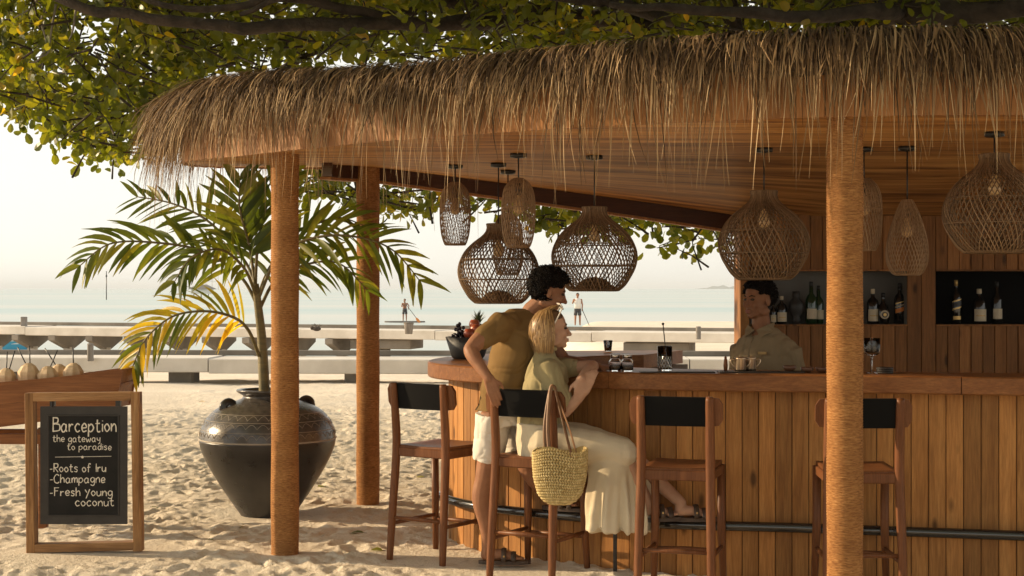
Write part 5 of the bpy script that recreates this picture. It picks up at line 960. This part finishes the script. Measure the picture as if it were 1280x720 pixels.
# legs: right planted on the sand, left foot up on the rail
hipR = P(617, 528, 8.93); knR = P(606, 598, 8.95); anR = V(-.145, 8.99, .10)
mb.limb(catmull([hipR, lerp(hipR, knR, .5) + V(.01, 0, 0), knR], 4), np.linspace(.098, .058, 9), 14); mb.limb(catmull([knR, lerp(knR, anR, .3) + V(-.022, .01, 0), lerp(knR, anR, .7), anR], 4), [.058, .057, .059, .060, .060, .056, .050, .045, .041, .037, .035, .034, .034], 14)
foot(mb, anR, V(-.185, 8.995, .035), V(1, -.02, 0), .27)
hipL = P(640, 528, 9.15); knL = P(662, 588, 9.06); anL = V(.225, 9.09, .41)
mb.limb([hipL, lerp(hipL, knL, .5), knL], [.098, .082, .06], 14); mb.limb([knL, lerp(knL, anL, .35) + V(-.01, 0, 0), anL], [.058, .058, .036], 14); foot(mb, anL, V(.19, 9.07, .352), V(.85, -.42, 0), .25)
mkb('body', mb, .0052, M['skin_tan'], man, 4); face_bits(man, hq, hM, 1.)
sandal(man, V(-.19, 8.995, .040), V(1, -.02, 0), .285); sandal(man, V(.185, 9.075, .352), V(.85, -.42, 0), .27)
mb = MB()                                # shirt
mb.loft([(P(629, 514, dM), .172, .212, FW), (P(630, 507, dM), .166, .208, FW), (P(633, 490, dM), .152, .195, FW), (P(637, 465, dM), .145, .185, FW), (P(645, 438, dM), .148, .198, FW), (P(648, 412, dM), .135, .20, FW), (P(655, 398, dM), .098, .13, FW), (P(661, 391, dM), .072, .078, FW)])
mb.limb([shR + V(.05, .05, .0), shR, lerp(shR, elR, .55)], [.085, .084, .074], 14); mb.limb([shL + V(.0, -.05, .0), shL, lerp(shL, elL, .5)], [.085, .08, .07], 14)
mb.limb([P(640, 408, 8.95), P(622, 412, 8.86)], [.09, .085], 14); mb.limb([P(658, 398, 9.0), P(640, 402, 8.95)], [.072, .085], 14)
mkb('shirt', mb, .007, M['shirt_olive'], man, 5, folds(41, .009, (3, 3, 8), .005, (9, 9, 24)))
mb = MB(); mb.loft([(P(630, 531, dM), .155, .195, FW), (P(630, 505, dM), .145, .185, FW), (P(631, 488, dM), .13, .17, FW)]); mb.tube([hipR + V(0, 0, .05), lerp(hipR, knR, .35), lerp(hipR, knR, .70)], [.115, .105, .098], 20); mb.tube([hipL + V(0, 0, .05), lerp(hipL, knL, .4), lerp(hipL, knL, .80)], [.115, .108, .102], 20)
mkb('shorts', mb, .007, M['linen_white'], man, 4, folds(45, .008, (6, 6, 9), .003, (20, 20, 20)))
def curls(t, q, n, seed, spots_, mt, size=.017, th=.0055):
    rs = np.random.RandomState(seed); mb = MB()
    for k in range(n):
        p, nr = spots_(rs); c_ = q(*p); nn = nrm(q(*(np.asarray(p) + np.asarray(nr))) - c_); a1 = nrm(np.cross(nn, rs.normal(0, 1, 3))); a2 = np.cross(nn, a1); ph = rs.uniform(0, 6.28); s_ = size * rs.uniform(.7, 1.3); tt_ = np.linspace(0, 1, 7)
        mb.tube([c_ + nn * (s_ * 1.4 * u - .004) + (a1 * math.cos(ph + 5 * u) + a2 * math.sin(ph + 5 * u)) * s_ * .62 for u in tt_], th * np.array([1, 1, 1, .95, .9, .75, .4]), 5, True, float(rs.rand()))
    return mb
def scalp(xmax, zlo_back, k=1.06, fringe=.02):
    def f_(rs):
        while True:
            d = nrm(rs.normal(0, 1, 3)); p = V(-.012, 0, .032) + d * V(.100, .079, .089) * k
            if d[2] > .05 and p[0] < xmax + .05 * (p[2] > .08): return p, d
            if p[0] < .005 and p[2] > zlo_back and not (abs(p[1]) > .06 and p[0] > -.03): return p, d
    return f_
mb = MB(); Mh = hM; mb.ell(hq(-.022, 0, .048), np.array((.102, .082, .086)), Mh, 20, 14); mb.ell(hq(-.06, 0, -.005), np.array((.058, .068, .07)), Mh); hair = mk('hair', mb, M['hair_dark'], man); mb = curls(man, hq, 1300, 6, scalp(.055, -.06), 'hair_dark', .021, .0036); mk('curls', mb, M['hair_dark'], hair)

# ---------------------------------------------------------------- seated woman
wom = thing('person', (.11, 8.78, .70), 'woman with blonde bob in sage shirt and long cream skirt sitting on the stool', 'person')
FW = nrm(V(.95, .25, 0)); dW = 8.80
mb = MB(); hc = P(690, 411, 8.76); hq, hM = head_shapes(mb, hc, R(6), R(-2), 0, .95)
neck = P(681, 445, dW); mb.limb([neck - V(.01, 0, .05), neck, hc + V(-.02, 0, -.06)], [.042, .047, .047])
hipc = P(676, 548, dW)
mb.loft([(P(674, 562, dW), .12, .14, FW), (P(674, 535, dW), .11, .135, FW), (P(677, 505, dW), .08, .10, FW), (P(683, 472, dW), .08, .10, FW), (P(684, 458, dW), .06, .09, FW), (P(682, 446, dW), .04, .045, FW)])
shR = P(684, 462, 8.68); elR = P(705, 515, 8.60); wrR = P(731, 489, 8.60); mb.limb([shR + V(0, .02, -.02), lerp(shR, elR, .5), elR], [.036, .042, .037]); mb.limb([elR, lerp(elR, wrR, .4), wrR], [.037, .036, .025]); hand(mb, wrR, V(.35, .1, .9), V(.3, .9, .1), .35, 1, .88)
shL = P(692, 462, 8.93); elL = P(741, 458, 8.84); wrL = P(726, 474, 8.60); mb.limb([shL, lerp(shL, elL, .5), elL], [.04, .042, .037]); mb.limb([elL, lerp(elL, wrL, .5), wrL], [.037, .035, .025]); hand(mb, wrL, V(-.1, -.2, -.95), V(-.3, .9, 0), .28, -1, .92)
legs = []
for sd_, kn, an, heel, fw in ((1, P(776, 566, 8.60), V(.77, 8.56, .43), V(.72, 8.555, .352), V(.93, .12, .03)), (-1, P(779, 562, 8.74), V(.955, 8.60, .435), V(.915, 8.585, .352), V(.96, .05, 0))):
    hip = hipc + V(.03, -.08 * sd_, -.02); mb.limb([hip, lerp(hip, kn, .5), kn], [.095, .082, .062], 14); mb.limb([kn, lerp(kn, an, .35), an], [.055, .052, .033], 14); foot(mb, an, heel, fw, .23, .88); legs.append((heel, fw))
mkb('body', mb, .0052, M['skin_fair'], wom, 4); face_bits(wom, hq, hM, .95, 'lip', 'hair_blonde')
for heel, fw in legs: sandal(wom, heel + V(0, 0, .003), fw, .245)
mb = MB(); mb.loft([(P(675, 538, dW), .135, .15, FW), (P(675, 528, dW), .14, .155, FW), (P(676, 508, dW), .128, .145, FW), (P(683, 475, dW), .125, .15, FW), (P(684, 458, dW), .105, .148, FW), (P(681, 446, dW), .066, .085, FW), (P(681, 438, dW), .060, .062, FW)])
mb.limb([P(686, 462, 8.76), shR + V(.01, 0, -.005), lerp(shR, elR, .35), lerp(shR, elR, .74)], [.075, .076, .082, .086], 16); mb.limb([P(690, 462, 8.86), shL, lerp(shL, elL, .52)], [.07, .07, .066], 16)
mkb('shirt', mb, .0065, M['shirt_sage'], wom, 4, folds(51, .0105, (8, 8, 5), .004, (24, 24, 12)))
mb = MB(); mb.limb([P(694, 436, 8.72), P(683, 434, 8.72), P(670, 434, 8.76), P(672, 435, 8.84)], .012, 8); mk('collar', mb, M['shirt_sage'], wom)
kc = P(778, 564, 8.65); mb = MB()        # skirt: hips, lap, fall of cloth
mb.loft([(P(676, 574, dW), .135, .165, FW), (P(675, 548, dW), .15, .168, FW), (P(675, 528, dW), .14, .155, FW)])
for dy in (-.085, .0, .085): mb.limb([hipc + V(0, dy, -.01), lerp(hipc, kc, .5) + V(0, dy * .95, .006), kc + V(0, dy * .75, 0)], [.112, .104, .085], 18)
mb.loft([(P(777, 662, 8.60), .205, .13, FW), (P(777, 640, 8.61), .205, .135, FW), (P(775, 615, 8.63), .19, .14, FW), (P(770, 590, 8.65), .165, .14, FW), (P(764, 566, 8.67), .13, .14, FW), (P(764, 556, 8.67), .09, .12, FW)])
def skf(v):
    a = np.arctan2(v[:, 1] - 8.62, v[:, 0] - .63); low = sstep(.66, .40, v[:, 2]) * sstep(.30, .45, v[:, 0]); zcut = 0
    return low * (.014 * np.sin(a * 9 + 5 * v[:, 2]) + .010 * np.sin(a * 17 + 2)) + .010 * vnoise(v * [6, 6, 9], 61) + .004 * vnoise(v * [18, 18, 24], 62)
mkb('skirt', mb, .0075, M['skirt_cream'], wom, 4, skf)
mb = MB()                                # bob: cap and strands
mb.ell(hq(-.018, 0, .045), np.array((.097, .076, .080)) * .95, hM, 20, 14); mb.ell(hq(-.05, 0, -.04), np.array((.06, .068, .08)) * .95, hM, 16, 12); hair = mk('hair', mb, M['hair_blonde'], wom)
mb = MB(); rs = np.random.RandomState(9)
for k in range(2800):
    az = rs.uniform(-2.55, 2.55) ; az = math.pi + az * .86 * (1 if rs.rand() > .0 else 1)      # around the head, leaving the face free
    ca, sa = math.cos(az), math.sin(az); r0 = rs.uniform(.96, 1.08); start = V(.03 + .01 * rs.normal(), .012 * rs.normal(), .139 * rs.uniform(.97, 1.03)); low = -.125 + .012 * rs.normal() - .01 * ca; pts = [start]
    for u in np.linspace(.2, 1, 9):
        e = math.sin(min(1, u * 1.6) * math.pi / 2); rad = (.098 * e * r0) * (1 + .075 * math.sin(u * 11 + az * 4 + 1.5 * math.sin(k * .7)) * u) * (1 - .22 * sstep(.82, 1., u)); sideflare = 1 + .10 * sstep(.3, .8, u); z_ = .135 - u * (.135 - low) if u > .3 else .135 - .10 * (u / .3) ** 2 * .55 - .0
        pts.append(V(-.018 + rad * ca * 1.07 - .012 * u, rad * sa * .93 * sideflare, .140 - (.140 - low) * u ** 1.35))
    if ca > .25 : continue
    pw = np.array([hq(*p) for p in pts]); out = nrm(V(ca, sa, 0)); sd_ = nrm(hM @ V(-sa, ca, .1 * rs.normal())); mb.ribbon(pw, .0046 * np.array([.6, .9, 1, 1, 1, 1, 1, .9, .8, .35]), sd_, float(np.clip(rs.normal(.55, .25), .02, 1)))
mk('hair_strands', mb, M['hair_blonde'], hair)
t = thing('sunglasses', hq(.03, 0, .125), 'white rimmed sunglasses pushed up on the blonde hair', 'sunglasses')
for s_ in (-1, 1):
    mb = MB(); cc = hq(.055, s_ * .038, .135); a1, a2 = hM @ V(-.55, 0, .8), hM @ V(0, 1, 0); mb.tube([cc + a1 * .022 * math.cos(a) + a2 * .028 * math.sin(a) for a in np.linspace(0, 2 * math.pi, 20, endpoint=False)], .0032, 6, False, closed=True); mk('rim', mb, M['linen_white'], t)
    mb = MB(); mb.add([cc] + [cc + a1 * .022 * math.cos(a) + a2 * .028 * math.sin(a) for a in np.linspace(0, 2 * math.pi, 16, endpoint=False)], [(0, i + 1, (i + 1) % 16 + 1) for i in range(16)]); mk('lens', mb, M['bottle_dark'], t, False)
    mb = MB(); mb.tube(catmull([hq(.06, s_ * .068, .125), hq(.02, s_ * .088, .06), hq(-.01, s_ * .092, .01)], 4), .0035, 6); mk('temple', mb, M['linen_white'], t)
mb = MB(); mb.tube([hq(.062, -.012, .142), hq(.062, .012, .142)], .003, 6); mk('bridge', mb, M['linen_white'], t)

# ---------------------------------------------------------------- bartender
bar_p = thing('person', (1.6, 9.62, 0), 'bartender in grey beige shirt with name badge standing behind the counter', 'person')
dB_ = 9.62; FW = nrm(V(-.62, -.78, 0)); mb = MB(); hc = P(948, 374, dB_); hq, hM = head_shapes(mb, hc, math.atan2(-.55, -.83), R(2), 0, 1.02)
neck = P(952, 408, dB_); mb.limb([neck - V(0, 0, .06), neck, hc + V(.01, .02, -.06)], [.075, .060, .056])
mb.loft([(V(1.60, 9.62, .92), .13, .17, FW), (P(957, 470, dB_), .12, .165, FW), (P(959, 445, dB_), .115, .17, FW), (P(959, 432, dB_), .08, .13, FW), (P(955, 415, dB_), .05, .06, FW)])
RTb = V(FW[1], -FW[0], 0)
for s_ in (-1, 1):
    sh = P(958, 437, dB_) + RTb * .175 * s_; el = sh + RTb * .05 * s_ + V(0, 0, -.30) - FW * .03; wr = el + FW * .22 - RTb * .06 * s_ + V(0, 0, -.06); mb.limb([sh - RTb * .03 * s_ - V(0, 0, .03), lerp(sh, el, .5), el], [.04, .046, .04]); mb.limb([el, lerp(el, wr, .4), wr], [.04, .04, .027]); hand(mb, wr, FW + V(0, 0, -.2), V(0, 0, -1), .4, -s_, .98)
    hp = V(1.60, 9.62, .92) + RTb * .09 * s_; mb.limb([hp, V(hp[0], hp[1] , .5), V(hp[0], hp[1] + .02, .08)], [.09, .06, .04]); mb.limb([V(hp[0], hp[1], .045), V(hp[0], hp[1], .045) + FW * .2], [.042, .035])
mkb('body', mb, .0052, M['skin_brown'], bar_p, 4); face_bits(bar_p, hq, hM, 1.02)
mb = MB(); mb.loft([(V(1.60, 9.62, .90), .16, .20, FW), (P(957, 478, dB_), .15, .195, FW), (P(959, 445, dB_), .15, .212, FW), (P(959, 431, dB_), .125, .20, FW), (P(957, 421, dB_), .10, .155, FW), (P(956, 414, dB_), .08, .10, FW), (P(954, 409, dB_), .068, .074, FW)])
for s_ in (-1, 1): sh = P(958, 438, dB_) + RTb * .175 * s_; el = sh + RTb * .05 * s_ + V(0, 0, -.30) - FW * .03; mb.limb([sh - RTb * .05 * s_, sh, lerp(sh, el, .8)], [.07, .078, .074], 14); mb.limb([P(955, 419, dB_), sh - RTb * .02 * s_ + V(0, 0, .018)], [.065, .066], 14)
mkb('shirt', mb, .0065, M['shirt_grey'], bar_p, 4, folds(71, .010, (7, 7, 5), .004, (22, 22, 12)))
for s_ in (-1, 1):
    mb = MB(); b_ = P(952, 407, dB_); a, b2 = b_ + FW * .075 + RTb * .008 * s_ + V(0, 0, -.03), b_ - FW * .05 + RTb * .066 * s_ + V(0, 0, .018); mid = b_ + FW * .045 + RTb * .068 * s_ + V(0, 0, .002); tip = b_ + FW * .108 + RTb * .055 * s_ + V(0, 0, -.075); bb = b_ + FW * .03 + RTb * .098 * s_ + V(0, 0, -.032)
    mb.add([a, mid, b2, tip, bb] + [p + FW * .008 + V(0, 0, .004) for p in (a, mid, b2, tip, bb)], [(0, 3, 4, 1), (1, 4, 2), (5, 6, 9, 8), (6, 7, 9), (0, 5, 8, 3), (3, 8, 9, 4), (4, 9, 7, 2), (2, 7, 6, 1), (1, 6, 5, 0)]); mk('collar', mb, M['shirt_grey'], bar_p, False)
mb = MB(); b_ = P(952, 436, dB_) + FW * .155; mb.box(b_ - RTb * .085 + V(0, 0, -.02) + FW * -.012, (.06, .005, .016), [[RTb[0], FW[0], 0], [RTb[1], FW[1], 0], [0, 0, 1]]); mk('name_badge', mb, M['brass'], bar_p, False)
mb = MB(); mb.tube(catmull([b_ + V(0, 0, .07) - FW * .045, b_ + FW * .004, b_ + V(0, 0, -.16) + FW * .005], 4), .006, 6); mk('placket', mb, M['shirt_grey'], bar_p)
mb = MB(); mb.ell(hq(-.022, 0, .050), np.array((.102, .082, .086)), hM, 20, 14); mb.ell(hq(-.06, 0, .0), np.array((.055, .067, .06)), hM); hair = mk('hair', mb, M['hair_dark'], bar_p); mk('curls', curls(bar_p, hq, 900, 16, scalp(.05, -.03), 'hair_dark', .014, .0036), M['hair_dark'], hair)

# ================================================================== straw tote on the stool back
tc_ = P(700, 600, 8.42); bag = thing('straw_bag', P(700, 631, 8.42), 'woven straw tote bag hanging by leather straps from the occupied stool', 'bag')
n, rows = 56, 40; mb = MB(); v = []
def bagr(u): return float(np.interp(u, [0, .06, .2, .5, .8, 1], [.03, .075, .112, .136, .143, .142]))
for j in range(rows + 1):
    u = j / rows; zb = lerp(P(0, 631, 8.42)[2], P(0, 562, 8.42)[2], u)
    for i in range(n):
        a = i / n * 2 * math.pi; br_ = .006 * math.cos((i % 4) / 4 * 2 * math.pi + (j % 4) * 1.57); wav = .012 * math.sin(a * 3 + 1) * u; rx = bagr(u) + br_; v.append((tc_[0] + rx * math.cos(a) + .0 * u, tc_[1] + .055 * math.sin(a) * (rx / .15) + wav * .3, zb + wav + (.012 * math.sin(2 * a) if j == rows else 0)))
mb.add(v, [(j * n + i, j * n + (i + 1) % n, (j + 1) * n + (i + 1) % n, (j + 1) * n + i) for j in range(rows) for i in range(n)] + [tuple(range(n - 1, -1, -1))]); mk('basket', mb, M['straw'], bag)
mb = MB(); rs = np.random.RandomState(3)
for j in range(20):                      # herringbone plaits standing proud
    for i in range(58):
        u0 = (j + .1) / 20; u1 = min(1., (j + 1.05) / 20); a0 = i / 58 * 2 * math.pi; da = (.10 if j % 2 else -.10); pp = []
        for s_ in np.linspace(0, 1, 4): u = lerp(u0, u1, s_); a = a0 + da * s_; rx = bagr(u) + .005 + .004 * math.sin(math.pi * s_); zb = lerp(P(0, 631, 8.42)[2], P(0, 562, 8.42)[2], u); pp.append((tc_[0] + rx * math.cos(a), tc_[1] + (.058 * rx / .15 + .003 * math.sin(math.pi * s_)) * math.sin(a), zb + .012 * math.sin(a * 3 + 1) * u))
        mb.tube(pp, [.0035, .0062, .0062, .0035], 5, True, float(np.clip(rs.normal(.5, .25), .02, 1)))
tag(mk('plaits', mb, M['straw'], bag), kind='stuff')
for xa, xb, dy in ((688, 716, -.05), (684, 722, .045)):
    mb = MB(); hook = P(693, 488, 8.50); q = catmull([P(xa, 575, 8.42 + dy), P(xa - 3, 535, 8.44 + dy * .6), hook + V(-.022, dy * .5, .0), hook + V(0, dy * .3, .02), hook + V(.014, dy * .4, -.03), P(xb - 9, 540, 8.42 + dy), P(xb, 575, 8.42 + dy)], 6); mb.tube(q, .011, 6, True, 0., .003, up=(0, 1, 0)); mk('strap', mb, M['strap_leather'], bag)

# ================================================================== sea haze
hz = bpy.data.materials.new('haze'); hz.use_nodes = True; t_ = hz.node_tree; t_.nodes.remove(t_.nodes['Principled BSDF']); pv = t_.nodes.new('ShaderNodeVolumePrincipled'); pv.inputs['Color'].default_value = (.86, .92, .98, 1); pv.inputs['Density'].default_value = .00022; pv.inputs['Anisotropy'].default_value = .0
t_.links.new(pv.outputs[0], t_.nodes['Material Output'].inputs['Volume'])
mb = MB(); mb.box((0, 20000, 13.5), (46000, 41000, 34)); ho = mk('haze', mb, hz, None, False); tag(ho, kind='stuff')

# ================================================================== a few fallen leaves and straws on the sand
rng = np.random.RandomState(77); gi = {}
def sand_z(x, y):
    i_ = min(np.searchsorted(xs, x), nx - 1); j_ = min(np.searchsorted(ys, y), ny - 1); return float(Zf[j_ * nx + i_])
where = ['by the foot of the chalkboard frame', 'in front of the black jar', 'right of the black jar', 'between the jar and the left post', 'on the sand left of the first stool', 'near the legs of the first stool', 'behind the first stool', 'far out on the bright sand']
for k, (px, py) in enumerate([(190, 634), (262, 676), (408, 614), (300, 662), (455, 668), (478, 690), (520, 600), (250, 500)]):
    d = H * F / (py - 360); x = (px - 640) * d / F; c = V(x, d, sand_z(x, d) + .006); t = thing('fallen_leaf', c, 'small dry fallen leaf ' + where[k], 'leaf', 'fallen leaves on the sand'); a = rng.uniform(0, 6.28)
    mb = MB(); mb.add(leafpts(c, V(math.cos(a), math.sin(a), .12), V(rng.normal(0, .25), rng.normal(0, .25), 1), rng.uniform(.06, .10)), LF, float(rng.uniform(.3, 1))); mk('blade', mb, M['leaf'], t, False); mb = MB(); mb.tube([c, c - V(math.cos(a), math.sin(a), 0) * .02], .0015, 4); mk('stalk', mb, M['bark'], t)
mb = MB()
for k in range(900):
    x, y = rng.uniform(-5, 1.2), rng.uniform(8.0, 18); a = rng.uniform(0, 3.14); L_ = rng.uniform(.02, .10); p = V(x, y, sand_z(x, y) + .006); mb.ribbon([p, p + V(math.cos(a), math.sin(a), .05) * L_ * .5, p + V(math.cos(a + .3), math.sin(a + .3), 0) * L_], .004, V(-math.sin(a), math.cos(a), 0), float(rng.uniform(.05, .6)))
lt = mk('sand_litter', mb, M['thatch'], None, False); tag(lt, 'scattered straw bits and twigs lying on the sand', 'litter', kind='stuff')
